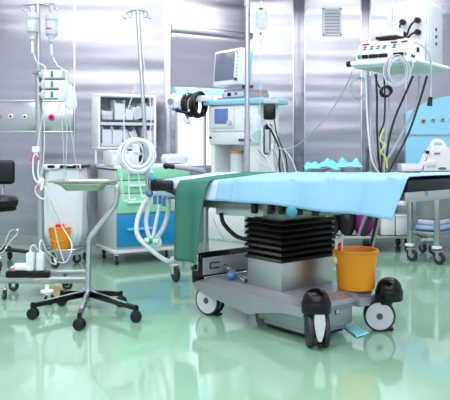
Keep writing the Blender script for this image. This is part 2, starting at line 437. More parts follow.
def big_wheel(lx, ly, r, axis_world_deg, single=True, z0=.0):
    """large castor; axis given as heading of the wheel axle in the room"""
    a = R(axis_world_deg)-TR
    ax = Vector((math.cos(a), math.sin(a), 0)); q = ax.to_track_quat('Z', 'Y').to_matrix()
    fw_ = Vector((-ax.y, ax.x, 0))
    c = Vector((lx, ly, r))
    f = MB()
    if single:
        f.box(c+Vector((0, 0, r*.55)), (r*.5, .03, r*.9), math.atan2(fw_.y, fw_.x), .01)
        fo = f.build('caster', 'rubber', ot)
        MB().box(Vector((lx, ly, .012))+fw_*r*.55, (r*.7, .035, .016), math.atan2(fw_.y, fw_.x), .005).build('brake_pedal', 'rubber', fo)
        for sgn in (-1, 1):
            d = sgn*.027
            t = MB(); t.lathe([(r*.86, d-.012), (r*.95, d-.013), (r, d-.006), (r, d+.006), (r*.95, d+.013), (r*.86, d+.012)], c, 32, q); t.build('wheel', 'tyre', fo)
            h = MB(); h.lathe([(0, d-.017), (r*.2, d-.017), (r*.5, d-.0135), (r*.86, d-.0125), (r*.86, d+.0125), (r*.5, d+.0135), (r*.2, d+.017), (0, d+.017)], c, 28, q); h.build('wheel_disc', 'lgrey', fo)
            k = MB(); k.lathe([(0, d-.021), (r*.2, d-.02), (r*.22, d-.014), (r*.22, d+.014), (r*.2, d+.02), (0, d+.021)], c, 16, q); k.build('axle_cap', 'dgrey', fo)
    else:
        pr = [(-.026, r*2.0), (.026, r*2.0), (.03, r*1.5), (.02, r*.9), (.008, r*.55), (-.008, r*.55), (-.02, r*.9), (-.03, r*1.5)]
        b2 = MB()
        n = len(pr)
        A = [b2.bm.verts.new(Vector((lx, ly, 0))+ax*u+Vector((0, 0, z))-fw_*r*1.04) for u, z in pr]
        B = [b2.bm.verts.new(Vector((lx, ly, 0))+ax*u+Vector((0, 0, z))+fw_*r*1.0) for u, z in pr]
        b2.bm.faces.new(A); b2.bm.faces.new(B[::-1])
        for i in range(n): b2.bm.faces.new((A[i], B[i], B[(i+1) % n], A[(i+1) % n]))
        fo = b2.build('caster', 'lgrey', ot)
        MB().box(Vector((lx, ly, .03))-fw_*r*.9, (.025, .03, .03), math.atan2(ax.y, ax.x), .006).build('brake_pedal', 'black', fo)
        for sgn in (-1, 1):
            d = sgn*.045
            t = MB(); t.lathe([(0, d-.016), (r*.8, d-.016), (r*.95, d-.014), (r, d-.006), (r, d+.006), (r*.95, d+.014), (r*.8, d+.016), (0, d+.016)], c, 32, q); t.build('wheel', 'tyre', fo)
big_wheel(-.492, -.252, .098, 232)
big_wheel(.475, -.258, .098, 2, single=False)
big_wheel(.475, .285, .094, 262)
big_wheel(-.47, .26, .096, 232)
MB().cyl((.47, -.26, .180), (.47, -.26, .205), .05).build('caster_mount', 'black', ot)
MB().cyl((.505, .305, .165), (.505, .305, .2), .045).build('caster_mount', 'black', ot)
# end panel standing across the far end of the base
b = MB(); b.box((-.535, -.1, .325), (.03, .43, .165), bevel=.012); o = b.build('end_panel', 'black', ot)
MB().box((-.518, -.1, .315), (.012, .39, .115), bevel=.008).build('panel_plate', 'mgrey', o)
f = MB(); 
for z in (.30, .335): f.box((-.510, -.2, z), (.008, .08, .006))
f.box((-.510, -.24, .318), (.008, .006, .035)); f.build('panel_slot', 'black', o)
MB().box((-.60, -.27, .235), (.07, .06, .09), bevel=.012).build('rear_bumper', 'black', ot)
# foot lever with blue ball
p0 = ot.w(P(225, 266, 4.84)); p1 = ot.w(P(246, 282.5, 4.62)); p1.z = max(p1.z, .257)
o = MB().cyl(p0, p1, .011).cyl(p0, p0+(p1-p0)*.2, .016).cyl(p1+(p0-p1)*.18, p1, .015).build('foot_lever', 'steel', ot)
MB().ball(ot.w(P(231.5, 275.5, 4.72)), .034, (1, 1, .85)).build('ball_knob', 'blue_knob', o)
# column
b = MB(); b.box((-.017, .02, .33), (.31, .46, .18), bevel=.01); b.build('column_shroud', 'steel_satin', ot)
b = MB()
N_ = 7; zs = []
for k in range(N_):
    z = .405+k*.037
    for g_, zz in ((.022, 0), (0, .012), (0, .016), (.018, .037)):
        zs.append([b.bm.verts.new(p) for p in ((-.185+g_, -.222+g_, z+zz), (.151-g_, -.222+g_, z+zz), (.151-g_, .262-g_, z+zz), (-.185+g_, .262-g_, z+zz))])
for A_, B_ in zip(zs, zs[1:]):
    for i in range(4): b.bm.faces.new((A_[i], A_[(i+1) % 4], B_[(i+1) % 4], B_[i]))
b.bm.faces.new(zs[-1]); b.bm.faces.new(zs[0][::-1])
b.build('bellows', 'bellows', ot, angle=25)
MB().box((-.017, .02, .69), (.26, .38, .07), bevel=.008).build('column_head', 'frame', ot)
# frame under the top (the top is tilted: lower towards the far end and the near side)
def dh(lx, ly):
    k = max(0, min(1.1, (1.09-lx)/2.16)); f = max(0, min(1, (ly+.28)/.56))
    return -(.115*(1-f)+.065*f)*k
def tilt(o):
    for v in o.data.vertices: v.co.z += dh(v.co.x, v.co.y)
    return o
def bar(b, x0, x1, ly, z, d, h, n=8, bev=0):
    for i in range(n):
        a_, c_ = x0+(x1-x0)*i/n, x0+(x1-x0)*(i+1)/n
        b.box(((a_+c_)/2, ly, z), (c_-a_, d, h), bevel=bev)
b = MB()
for ly in (-.235, .235): bar(b, -1.04, 1.04, ly, .862, .028, .05)
for lx in (-.95, -.35, .3, .98): b.box((lx, 0, .862), (.05, .45, .045), bevel=.004)
tilt(b.build('top_frame', 'frame', ot))
b = MB(); bar(b, -.62, .62, -.205, .812, .07, .055, 4); bar(b, -.62, .62, .205, .812, .07, .055, 4); tilt(b.build('main_beam', 'frame', ot))
b = MB(); b.box((-.26, -.10, .762), (.46, .22, .06), bevel=.012); b.box((-.12, -.214, .762), (.07, .012, .035), bevel=.003)
tilt(b.build('drive_housing', 'lgrey', ot))
b = MB(); b.box((.3, -.02, .775), (.44, .34, .04), bevel=.008); tilt(b.build('support_beam', 'frame', ot))
for ly in (-.285, .285):
    b = MB(); bar(b, -1.05, 1.05, ly, .875, .012, .03); tilt(b.build('side_rail', 'steel_satin', ot))
MB().box((1.085, 0, .868), (.02, .56, .05), bevel=.004).build('end_rail', 'steel_satin', ot)
for lx in (-.05, .10, .19, .33, .46): tilt(MB().box((lx, -.255, .79), (.035, .035, .06), bevel=.006).build('rail_clamp', 'black', ot))
o = MB().cyl((.33, -.24, .80), (.33, -.30, .79), .008).build('clamp_screw', 'steel', ot); tilt(o)
tilt(MB().ball((.33, -.31, .785), .042, (1, .6, .8)).build('clamp_knob', 'teal_knob', o))
b = MB(); b.tube([ot.w(P(221, 213, 4.75)), ot.w(P(224, 224, 4.75)), ot.w(P(236, 236, 4.7)), ot.w(P(250, 240, 4.6))], .014, 8); b.build('corrugated_hose', 'black', ot)
# pads
b = MB()
for x0, x1 in ((-1.08, -.62), (-.61, .30), (.31, 1.09)):
    tilt(MB().box(((x0+x1)/2, 0, .921), (x1-x0, .53, .066), bevel=.014).build('mattress_pad', 'vinyl', ot))
MB().cyl(ot.w(P(426, 193.5, 3.72)), ot.w(P(426, 193.5, 3.66)), .012).build('rail_knob', 'teal_knob', ot)
MB().box((1.02, -.285, .84), (.13, .03, .022), bevel=.004).build('rail_handle', 'lgrey', ot)
# head-end clamp
c = ot.w(P(162, 185.5, 4.98))
b = MB(); b.box(c+Vector((0, 0, 0)), (.16, .07, .075), R(38), .02); b.cyl(ot.w(P(152, 186, 4.98)), c, .02); b.cyl(ot.w(P(154.5, 182, 4.97)), ot.w(P(154.5, 191, 4.97)), .014); b.cyl(c, ot.w(P(181, 195, 4.98)), .028, .018)
o = b.build('head_clamp', 'black', ot)
k = ot.w(P(149.5, 193.5, 4.98)); MB().ball(k, .026, (1, 1, 1)).build('clamp_knob', 'blue_knob', o)
k = ot.w(P(152.5, 178.5, 5.0)); MB().ball(k, .026, (1.3, 1, .9)).build('clamp_knob', 'teal_knob', o)
b = MB(); 
for px, yy in ((155, 200), (160, 200), (164, 202)): b.box(ot.w(P(px, yy, 4.99)), (.02, .02, .06), 0, .004)
b.build('clamp_tail', 'blue_knob', o)
# arm board lying at the far side
p0 = ot.w(P(166, 166, 5.5)); p1 = ot.w(P(203, 170.5, 5.55))
o = MB().cyl(p0+Vector((0, 0, .0)), p1, .014, .02).build('arm_board', 'mgrey', ot)
MB().cyl(p0+(p0-p1)*.04, p0+(p1-p0)*.22, .018).ball(p0, .024).build('arm_board_grip', 'black', o)

# ---- drapes over the table (top-level things)
def nz3(x, y, z=0): return mnoise.noise(Vector((x, y, z)))
ZT = .962
def across(v, lx, back, front, w=.275, seed=0., sag=0., flare=.02):
    """v 0..1 from the back hem over the top to the front hem -> (ly, z)"""
    tot = back+2*w+front; d = v*tot
    n = nz3(lx*3.1+seed, d*2.3, seed)*.007
    if d < back: return (w+.006, ZT-(back-d))
    if d < back+2*w: return (w-(d-back), ZT+abs(n)+.002+.003)
    k = d-back-2*w
    return (-w-.006-flare*(k/max(front, .01))-.012*(.5+.5*math.sin(lx*11+seed*5))*(k/.25)-nz3(lx*5+seed, k*4, 2)*.012, ZT-k+.002)
def drape(name, lx0, lx1, back, frontf, m, label, seed, nu=70, nv=44, skew=0, thick=.003, lift=0, w=.275, flare=.02, creases=()):
    def f(u, v):
        lx = lx0+(lx1-lx0)*u
        fr = frontf(u); tot = back+2*w+fr; d = v*tot; k = max(0, d-back-2*w)
        ly, z = across(v, lx, back, fr, w, seed, flare=flare)
        z += dh(lx, max(-.275, min(.275, ly)))
        cr = 0
        for l0 in creases:
            q = (lx-l0-.04*k)/.012
            cr += .009*math.exp(-q*q)
        ly -= cr if k > 0 else 0; z += cr*.5 if k <= 0 else 0
        lx += skew*k*(u)
        return ot.W((lx, ly-(lift if k > 0 else 0), z+lift))
    o0 = ot.W(((lx0+lx1)/2, 0, ZT))
    o = MB().grid(f, nu, nv).build(name, m, origin=o0, solid=thick, angle=60)
    return tag(o, label, 'drape')
drape('surgical_drape', -.36, 1.10, .05, lambda u: .125+.085*u**1.3+.004*math.sin(u*13), 'drape', 'light blue disposable drape hanging over the long side of the operating table', 1.3, nu=190, skew=-.33, lift=.002, flare=.03, creases=(-.2, .08, .42, .62, .86))
drape('bed_sheet', -1.10, -.30, .05, lambda u: .10+.03*u, 'drape_pale', 'pale blue white sheet on the far left end of the operating table', 4.1, nu=90, lift=.0, w=.272, creases=(-.85, -.55))
def towel(u, v):
    w, fr = .276, .55-.01*u
    lx = -.43-.33*u
    tot = 2*w*.97+fr; d = v*tot
    if d < 2*w*.97:
        ly = w*.94-d; lx += (d-2*w)*-.05
        z = ZT+.010+.003*nz3(u*4, d*5)+dh(lx, max(-.275, ly))
        return ot.W((lx, ly, z))
    k = d-2*w*.97
    ze = ZT+.010+dh(lx, -.275)
    lx -= .16*k*(1-u)+.06*k*u
    fold = .016*math.sin(u*9+k*2)*min(1, k/.2)
    return ot.W((lx, -w-.026-.035*math.sin(min(1, k/.1)*PI/2)-fold, ze-k))
tag(MB().grid(towel, 40, 60).build('surgical_towel', 'green_cloth', origin=ot.W((-.65, -.2, ZT)), solid=.006, angle=60), 'dark green cloth towel draped over the side of the operating table', 'towel')

# orange bucket on the base
def bucket(name, label, c, r, h, m='orange'):
    t = Thing(name, label, 'bucket', c)
    th = r*.05
    MB().lathe([(0, 0), (r*.82, 0), (r*.86, .01), (r*.97, h*.93), (r*1.03, h*.94), (r*1.05, h*.97), (r*1.03, h), (r*.97, h), (r*.94, h*.96), (r*.8, .014), (0, .014)], seg=36).build('pail', m, t)
    for a in (R(8), R(188)): MB().box((math.cos(a)*r*1.05, math.sin(a)*r*1.05, h*.87), (r*.14, r*.2, h*.12), a, .006).build('handle_lug', m, t)
    return t
pb = P(356, 289, 4.45)
bk = bucket('bucket', 'large orange plastic bucket on the operating table base', Vector((pb.x, 4.45, .247)), .131, .238)
pc = P(338, 258, 4.42)
t = Thing('paper_pack', 'opened white and red paper instrument packet sticking up from the orange bucket', 'packet', (pc.x, 4.42, .40))
def pk(u, v): return Vector((-.025+.05*u+.012*v, .006*math.sin(u*6)+.02*v, v*(.15+.03*u)))
MB().grid(pk, 6, 8).build('wrapper', 'paper', t, solid=.002)
MB().grid(lambda u, v: pk(.35+.4*u, .25+.5*v)+Vector((0, -.004, 0)), 5, 5).build('print', 'red', t, solid=.001)

# thin uneven cyan patch on the floor under the table end
a0 = G(352, 330)
def fs(u, v):
    p = [G(337, 323), G(357, 338), G(370, 334), G(347, 320)]
    q = p[0]*(1-u)*(1-v)+p[1]*u*(1-v)+p[2]*u*v+p[3]*(1-u)*v
    q.z = .004+.012*abs(nz3(u*3, v*3, 7)); return q
tag(MB().grid(fs, 14, 10).build('cyan_floor_patch', 'floorpatch', origin=a0, solid=.002), 'thin uneven cyan patch on the floor between the front casters', 'sheet')

# ================================================================ MAYO STAND
mc = G(88, 306)
ms = Thing('instrument_stand', 'mobile steel tray stand on a black five-arm base', 'tray stand', mc)
Zm = mc.y
b = MB()
# tray: rounded basin
def rr(w, d, r, n=6):
    pts = []
    for cx, cy, a0_ in ((w-r, d-r, 0), (-(w-r), d-r, 90), (-(w-r), -(d-r), 180), (w-r, -(d-r), 270)):
        for k in range(n+1):
            a = R(a0_+90*k/n); pts.append((cx+r*math.cos(a), cy+r*math.sin(a)))
    return pts
tc_ = ms.w(P(85, 181, Zm)); tw = 33*Zm/F; td = .16
def loft(b, rings):
    V = [[b.bm.verts.new((x+tc_.x, y+tc_.y, z)) for x, y in pts] for pts, z in rings]
    n = len(V[0])
    for A, B in zip(V, V[1:]):
        for k in range(n): b.bm.faces.new((A[k], A[(k+1) % n], B[(k+1) % n], B[k]))
    return V
zr = tc_.z
V = loft(b, [(rr(tw, td, .05), zr-.004), (rr(tw, td, .05), zr+.006), (rr(tw-.012, td-.012, .045), zr+.008), (rr(tw-.05, td-.035, .045), zr+.004), (rr(tw-.085, td-.05, .05), zr-.03), (rr(tw-.11, td-.07, .05), zr-.055)])
b.bm.faces.new(V[-1])
V = loft(b, [(rr(tw, td, .05), zr-.004), (rr(tw-.045, td-.03, .045), zr-.006), (rr(tw-.083, td-.048, .05), zr-.035), (rr(tw-.105, td-.065, .05), zr-.062)]); b.bm.faces.new(V[-1][::-1])
b.build('tray', 'tray', ms)
pp = [ms.w(P(100, 186, Zm)), ms.w(P(113, 185, Zm)), ms.w(P(117, 188, Zm)), ms.w(P(117, 199, Zm)), ms.w(P(113, 208, Zm)), ms.w(P(94, 232, Zm)), ms.w(P(89.5, 240, Zm)), ms.w(P(89, 250, Zm)), ms.w(P(88, 301, Zm))]
for q in pp: q.y = 0
b = MB(); b.tube(pp, .0195, 12, sub=5); b.build('column', 'steel', ms)
f = MB(); f.torus((tc_.x, tc_.y, zr-.012), 1, .007, sx=tw-.02, sy=td-.01, seg=36); f.build('tray_ring', 'steel', ms)
hz_ = .085
MB().cyl((0, 0, .06), (0, 0, .12), .035).build('hub', 'chrome', ms)
for px, py in ((33, 319), (79.5, 330), (136, 322), (121, 306.5), (62, 305.5)):
    g = ms.w(G(px, py)); d = g.normalized(); L = g.length
    a = math.atan2(d.y, d.x)
    b = MB(); m0 = Matrix.Rotation(a, 3, 'Z')
    pr = [(.02, .07, .034), (L+.012, .075, .026)]
    vs = []
    for x, zt, wd in pr:
        for z in (zt-.0, zt+.034 if x < .1 else zt+.026):
            for sg in (-1, 1): vs.append(b.bm.verts.new(m0 @ Vector((x, sg*wd/2, z))))
    for fidx in ((0, 1, 3, 2), (4, 6, 7, 5), (0, 4, 5, 1), (2, 3, 7, 6), (0, 2, 6, 4), (1, 5, 7, 3)): b.bm.faces.new([vs[i] for i in fidx])
    lg = b.build('base_arm', 'black', ms, smooth=False)
    MB().box(m0 @ Vector((L*.42, 0, .1075)), (L*.8, .02, .004), rot=m0 @ Matrix.Rotation(R(1.2), 3, 'Y')).build('arm_strip', 'chrome', lg)
    if True:
        r = .036; c = Vector((g.x, g.y, r))
        q = Vector((random.uniform(-.5, .5), -1, 0)).normalized()
        qm = q.to_track_quat('Z', 'Y').to_matrix()
        t = MB()
        for dd in (-.017, .017):
            t.lathe([(0, dd-.011), (r*.5, dd-.012), (r*.9, dd-.01), (r, dd-.004), (r, dd+.004), (r*.9, dd+.01), (r*.5, dd+.012), (0, dd+.011)], c, 20, qm)
        w_ = t.build('caster', 'rubber', ms)
        MB().cyl(c+Vector((0, 0, r*.3)), c+Vector((0, 0, r+.035)), .011).box(c+Vector((0, 0, r*.75)), (.03, .03, .03), 0, .006).build('caster_housing', 'black', w_)

# ================================================================ STOOL at the left edge
sp = Vector(((-6-225)*6.7/F, 6.7, 0))
st = Thing('swivel_stool', 'black padded swivel stool with a backrest at the left edge', 'stool', sp)
b = MB(); b.lathe([(0, .53), (.19, .53), (.215, .55), (.218, .60), (.195, .63), (.12, .642), (0, .645)], seg=32); b.build('seat', 'vinyl', st)
MB().lathe([(0, .505), (.2, .505), (.2, .531), (0, .531)], seg=28).build('seat_pan', 'black', st)
b = MB(); b.box(st.w(P(-9, 172, 6.75)), (.44, .07, .225), 0, .035, seg=4); b.build('backrest', 'vinyl', st)
b = MB(); b.tube([(0, .1, .52), (0, .24, .54), (0, .26, .75), (0, .11, .84)], .014); b.build('back_bracket', 'chrome', st)
MB().cyl((0, 0, .14), (0, 0, .36), .028).cyl((0, 0, .35), (0, 0, .51), .018).build('gas_column', 'chrome', st)
for k in range(5):
    a = R(8+72*k); d = Vector((math.cos(a), math.sin(a), 0))
    l = MB().tube([(d*.02)+Vector((0, 0, .14)), d*.16+Vector((0, 0, .135)), d*.31+Vector((0, 0, .115))], .018, 8).build('base_arm', 'black' if k != 4 else 'chrome', st)
    caster(st, d*.3, .034, a, .024, 'rubber', 'black', .02, 'dgrey')
b = MB(); b.tube([st.w(P(-2, 252, 6.6)), st.w(P(4, 245, 6.6)), st.w(P(9, 233, 6.6)), st.w(P(13, 229.5, 6.6)), st.w(P(18, 230, 6.6)), st.w(P(17, 234, 6.6)), st.w(P(9, 243, 6.6)), st.w(P(3, 252, 6.6))], .008, 8, closed=True); b.build('lever_loop', 'chrome', st)

# ================================================================ LEFT IV STAND with pumps
ic = G(43, 293)
Zi = ic.y
iv = Thing('infusion_stand', 'heavy wheeled infusion stand carrying bottles and a pump stack at the left', 'infusion stand', ic)
p_top = iv.w(P(37.8, 4, Zi)); p_bot = iv.w(P(41.5, 279, Zi)); p_mid = iv.w(P(38.5, 72, Zi))
for q in (p_top, p_bot, p_mid): q.y = 0
b = MB(); b.cyl(p_bot, p_mid, .027).cyl(p_mid, p_top, .017); b.build('pole', 'steel_satin', iv)
b = MB()
for x0, y0, x1, y1 in ((25, 6.5, 53, 3), (28, 2.5, 51, 7)):
    a_ = iv.w(P(x0, y0, Zi)); c_ = iv.w(P(x1, y1, Zi)); a_.y = -.05 if x0 == 25 else .05; c_.y = -a_.y
    b.tube([a_+Vector((0, 0, .0)), p_top, c_], .008, 8, False)
    for e in (a_, c_): b.tube([e, e+Vector((0, 0, -.03)), e+Vector((.012, 0, -.042)), e+Vector((.024, 0, -.03))], .005, 6)
b.build('hook_bar', 'steel', iv)
zb = .125
b = MB(); b.box((iv.w(P(40, 0, 5.35)).x, -.14, zb), (.70, .05, .045), 0, .008)
b.box((.1, .16, zb), (.42, .05, .04), R(8), .008); b.box((-.02, .0, zb), (.07, .34, .035), 0, .006)
b.build('base_frame', 'steel_satin', iv)
MB().cyl((p_bot.x, 0, .09), (p_bot.x, 0, .2), .034).build('pole_socket', 'steel', iv)
for px, py in ((5, 300), (84, 299), (16, 291), (65, 290)):
    g = iv.w(G(px, py)); caster(iv, (g.x, g.y, 0), .04, random.uniform(0, 6), .02, 'tyre', 'chrome' if px != 65 else 'black', .03)
g = iv.w(G(47, 305)); caster(iv, (g.x, g.y, 0), .038, R(20), .022, 'tyre', 'chrome', .03)
MB().cyl((g.x, g.y, .09), (g.x, g.y, .102), .045).cyl((g.x, g.y, .10), (g.x, g.y, .14), .014).build('pedal_disc', 'white', iv)

# pumps stacked on the pole
def pump(i, y0, y1, label):
    c = P(55, (y0+y1)/2, Zi-.05)
    t = Thing('infusion_pump', label, 'infusion pump', c, 0, 'three stacked infusion pumps')
    w, h = 24*Zi/F, (y1-y0)*Zi/F
    MB().box((0, 0, 0), (w, .15, h*.92), 0, .014).build('housing', 'lgrey', t)  # grey body puts side shading into the colour, behind a white front
    MB().box((w*.1, -.077, 0), (w*.8, .006, h*.68), 0, .002).build('front_panel', 'white', t)
    MB().box((-w*.02, -.082, 0), (.017, .004, h*.56)).build('status_strip', 'mark_green', t)
    MB().cyl((-w*.5, -.02, 0), (-w*.62, -.02, 0), .02).build('side_knob', 'lgrey', t)
    MB().box((w*.43, -.06, 0), (.022, .05, h*.5), 0, .006).build('syringe_holder', 'lgrey', t)
pump(0, 70, 80, 'topmost white infusion pump of the stack on the left stand')
pump(1, 80, 90, 'middle white infusion pump of the stack on the left stand')
pump(2, 90, 100, 'lowest white infusion pump of the stack on the left stand')
o = MB()
c0 = P(39, 72, Zi-.03); c1 = P(60, 68.5, Zi-.05)
o.cyl(c0+Vector((0, 0, .0)), c1, .012).box(c0+Vector((.0, 0, 0)), (.09, .07, .035), 0, .008).box(P(55, 68.8, Zi-.05), (.1, .08, .02), 0, .004)
tag(o.build('pump_clamp', 'mgrey', origin=c0), 'grey bracket clamping the pump stack to the left infusion stand', 'clamp')
def soft_bag(name, cx, cy, wpx, hpx, Z, tilt, m, label, cat, th=.045):
    c = P(cx, cy, Z); w = wpx*Z/F; h = hpx*Z/F
    b = MB(); rt = Matrix.Rotation(tilt, 3, 'Y')
    def f(u, v):
        a = 2*PI*u; z = -.5+v
        ww = w*.5*(1-.25*max(0, abs(z)-.35)/.15)*(.6+.4*math.cos(max(-1, min(1, z*2))*.9))*1.1
        tk = th*.5*math.sqrt(max(0.02, 1-(2*z)**2))
        n = 1+.1*nz3(math.cos(a)*1.5, math.sin(a)*1.5+z*4, cx)
        return c+rt @ Vector((ww*math.cos(a)*n, tk*math.sin(a)*n, z*h))
    b.grid(f, 20, 12)
    bmesh.ops.remove_doubles(b.bm, verts=b.bm.verts, dist=.0005)
    return tag(b.build(name, m, origin=c, angle=70), label, cat)
soft_bag('fluid_pouch', 63, 91, 9, 21, Zi-.22, R(8), 'clear2', 'upper translucent white pouch hanging in front of the pump stack', 'pouch')
soft_bag('fluid_pouch', 69.5, 97, 12, 25, Zi-.2, R(-14), 'clear2', 'tilted translucent pouch hanging at the right of the pump stack', 'pouch')
MB_ = MB().torus(P(65, 73.5, Zi-.15), .02, .006, Matrix.Rotation(R(90), 3, 'X')); MB_.cyl(P(66, 77, Zi-.15), P(65, 84, Zi-.2), .006)
tag(MB_.build('hook', 'lgrey', origin=P(65, 73.5, Zi-.15)), 'round grey hook at the upper right of the pump stack', 'hook')
# bottles
def bottle(px, y0, y1, wpx, Z, label, red=False):
    c = P(px, y1, Z); h = (y1-y0)*Z/F; r = wpx*Z/F/2
    t = Thing('infusion_bottle', label, 'infusion bottle', c, 0, 'hanging infusion bottles')
    MB().lathe([(0, h), (r*.3, h), (r*.85, h*.96), (r, h*.86), (r*.95, h*.74), (r, h*.62), (r*.96, h*.5), (r, h*.36), (r*.9, h*.22), (r*.5, h*.1), (r*.36, h*.06), (r*.36, 0), (0, 0)], seg=22).build('bottle_body', 'fluid', t)
    MB().lathe([(r*.42, -.012), (r*.42, h*.08), (r*.3, h*.08), (r*.3, -.012)], seg=16).build('cap', 'lgrey', t)
    b = MB(); b.tube([(0, 0, h), (-.012, 0, h+.03), (0, 0, h+.045), (.012, 0, h+.03), (0, 0, h)], .003, 6); b.build('hanger', 'tube', t)
    MB().lathe([(0, -.012), (.009, -.02), (.012, -.035), (.012, -.1), (.006, -.115), (0, -.12)], seg=12).build('drip_chamber', 'clear2', t)
    if red: MB().box((-r*.2, -r*.93, h*.42), (r*.9, .006, .012), 0, .002).build('label_mark', 'red', t)
    else: MB().box((0, -r*.93, h*.5), (r*1.0, .006, h*.2), 0, .002).build('label_mark', 'white', t)
    MB().torus((0, 0, h*.74), r*.955, .0025, seg=20).build('rib', 'mgrey', t); MB().torus((0, 0, h*.22), r*.9, .003, seg=20).build('rib', 'mgrey', t)
    return t
bottle(32.5, 12, 38, 12.5, Zi-.05, 'infusion bottle hanging left of the pole, on the left stand')
bottle(51.5, 13, 41, 12.5, Zi+.05, 'infusion bottle with a red mark hanging right of the pole', True)
# tubing of the left stand
cable('infusion_line', [P(34, 54, Zi-.05), P(37, 62, Zi-.12), P(45, 67, Zi-.16), P(44, 80, Zi-.2), P(45, 100, Zi-.1), P(41, 125, Zi-.06), P(38, 143, Zi-.06), P(36, 149, Zi-.05)], .0045, 'tube_clear', 'clear line running from the left infusion bottle down the pole', 'tube')
cable('infusion_line', [P(53, 57, Zi+.05), P(58, 66, Zi-.1), P(66, 72, Zi-.18), P(68, 84, Zi-.22)], .0035, 'tube_clear', 'short clear line from the right infusion bottle to the pump hook', 'tube')
b = MB(); c = P(36, 149.5, Zi-.05); b.box(c, (.055, .03, .045), 0, .008)
for px, py in ((33, 158), (38.5, 157)): b.cyl(c+Vector((0, 0, -.02)), P(px, py, Zi-.05), .006)
o = b.build('line_manifold', 'white', origin=c); tag(o, 'white tubing manifold with pink caps hanging on the left pole', 'connector')
MB().cyl(P(32.5, 156, Zi-.05)-c, P(30.5, 161, Zi-.05)-c, .009).build('cap', 'pink', o)
MB().cyl(P(38.5, 154, Zi-.05)-c, P(38.5, 160, Zi-.05)-c, .006).build('cap', 'pink', o)
cable('infusion_line', [P(33, 158, Zi-.05), P(33, 172, Zi-.06), P(36, 181, Zi-.08), P(42, 184, Zi-.1), P(47, 192, Zi-.1), P(44, 199, Zi-.1), P(37, 195, Zi-.1), P(35.5, 188, Zi-.1), P(40, 183, Zi-.12)], .006, 'tube', 'white looped line hanging from the manifold on the left pole', 'tube')
cable('infusion_line', [P(39, 160, Zi-.05), P(38, 172, Zi-.06), P(40, 181, Zi-.08), P(45, 190, Zi-.08), P(52, 215, Zi-.05), P(58, 243, Zi), P(64, 262, Zi)], .005, 'tube', 'long white line falling past the laundry bag to the floor', 'tube')
cable('infusion_line', [P(44, 104, Zi-.05), P(44.5, 140, Zi-.05), P(43, 165, Zi-.05), P(40, 182, Zi-.07)], .004, 'tube_clear', 'thin clear line lying along the right side of the left pole', 'tube')
o = MB().cyl(P(39, 183, Zi-.12), P(43, 179, Zi-.12), .018).cyl(P(43, 181, Zi-.12), P(41, 190, Zi-.12), .012)
o = tag(o.build('stopcock', 'white', origin=P(40, 183, Zi-.12)), 'white stopcock with a pink tip at the loop on the left pole', 'connector')
MB().cyl(P(38, 186, Zi-.13)-o.location, P(39, 190, Zi-.13)-o.location, .007).build('cap', 'pink', o)
for i, (x0, x1, x2, yb, lb) in enumerate(((61, 62.5, 64, 165, 'left'), (65, 67, 66, 165, 'middle'), (67, 71, 78, 172, 'right'))):
    cable('pump_line', [P(x0, 104, Zi-.1), P(x1, 130, Zi-.02), P(x2, yb, Zi+.1), P(x2+8*(i == 2), yb+12, Zi+.2)], .0035, 'tube_clear', lb+' one of three thin lines hanging below the pump stack', 'tube')
o = MB().cyl(P(59, 104, Zi-.12), P(58, 113, Zi-.12), .009)
tag(o.build('line_clamp', 'white', origin=P(59, 104, Zi-.12)), 'small white roller clamp hanging just under the pump stack', 'clamp')

# power strip with plugs, on the base
ps = P(28, 275, Zi-.1)
bz = zb+.0225
pst = Thing('power_strip', 'black power strip lying on the base of the left infusion stand', 'power strip', (P(28, 0, 5.33).x, ic.y-.14, bz))
MB().box((0, 0, .022), (.315, .075, .044), 0, .006).build('strip_body', 'black', pst)
MB().box((-.11, -.0, .0445), (.03, .03, .006), 0, .002).build('switch', 'red', pst)
def plug(px, py0, py1, w, label, lying=False):
    z1 = bz+.044
    c = Vector(((px-225)*(ic.y-.14)/F, ic.y-.14, z1))
    t = Thing('power_plug', label, 'plug', c, 0, 'white plugs on the power strip')
    if not lying:
        h = (py1-py0)*Zi/F
        MB().box((0, 0, h*.45), (w, w*.95, h*.9), 0, .014, seg=3).build('plug_body', 'white', t)
        MB().cyl((0, 0, h*.88), (0, 0, h*1.02), .012, .007).build('strain_relief', 'white', t)
    else:
        b = MB(); b.box((0, 0, .03), (.12, .052, .055), 0, .018, seg=3); b.box((.05, 0, .025), (.05, .06, .045), 0, .012); b.build('plug_body', 'white', t)
        MB().cyl((-.055, 0, .03), (-.085, 0, .022), .012, .007).build('strain_relief', 'white', t)
plug(30.5, 250, 270, .06, 'upright white plug at the middle of the black power strip')
plug(40.5, 250, 270, .056, 'rightmost upright white plug on the black power strip')
plug(22.5, 262, 270, .05, 'white angled plug lying at the left of the power strip', True)
Zp = ic.y-.14
cable('plug_lead', [P(30.5, 251, Zp), P(31, 246.5, Zp), P(35, 245.5, Zp), P(38, 250, Zp+.04), P(44, 253, Zp+.12), P(50, 262, Zp+.2), P(56, 264, Zp+.25), P(54, 258, Zp+.3)], .0055, 'tube', 'white lead looping from the middle plug on the power strip')
cable('plug_lead', [P(40, 251, Zp), P(39.5, 244, Zp), P(42, 240, Zp+.05), P(46, 250, Zp+.1), P(55, 258, Zp+.2), P(58, 262, Zp+.25), P(66, 262, Zp+.3), P(71, 252, Zp+.3), P(71, 242, Zp+.35), P(62, 226, Zp+.4), P(50, 200, Zp+.3)], .0055, 'tube', 'white lead rising from the right plug past the small bucket')

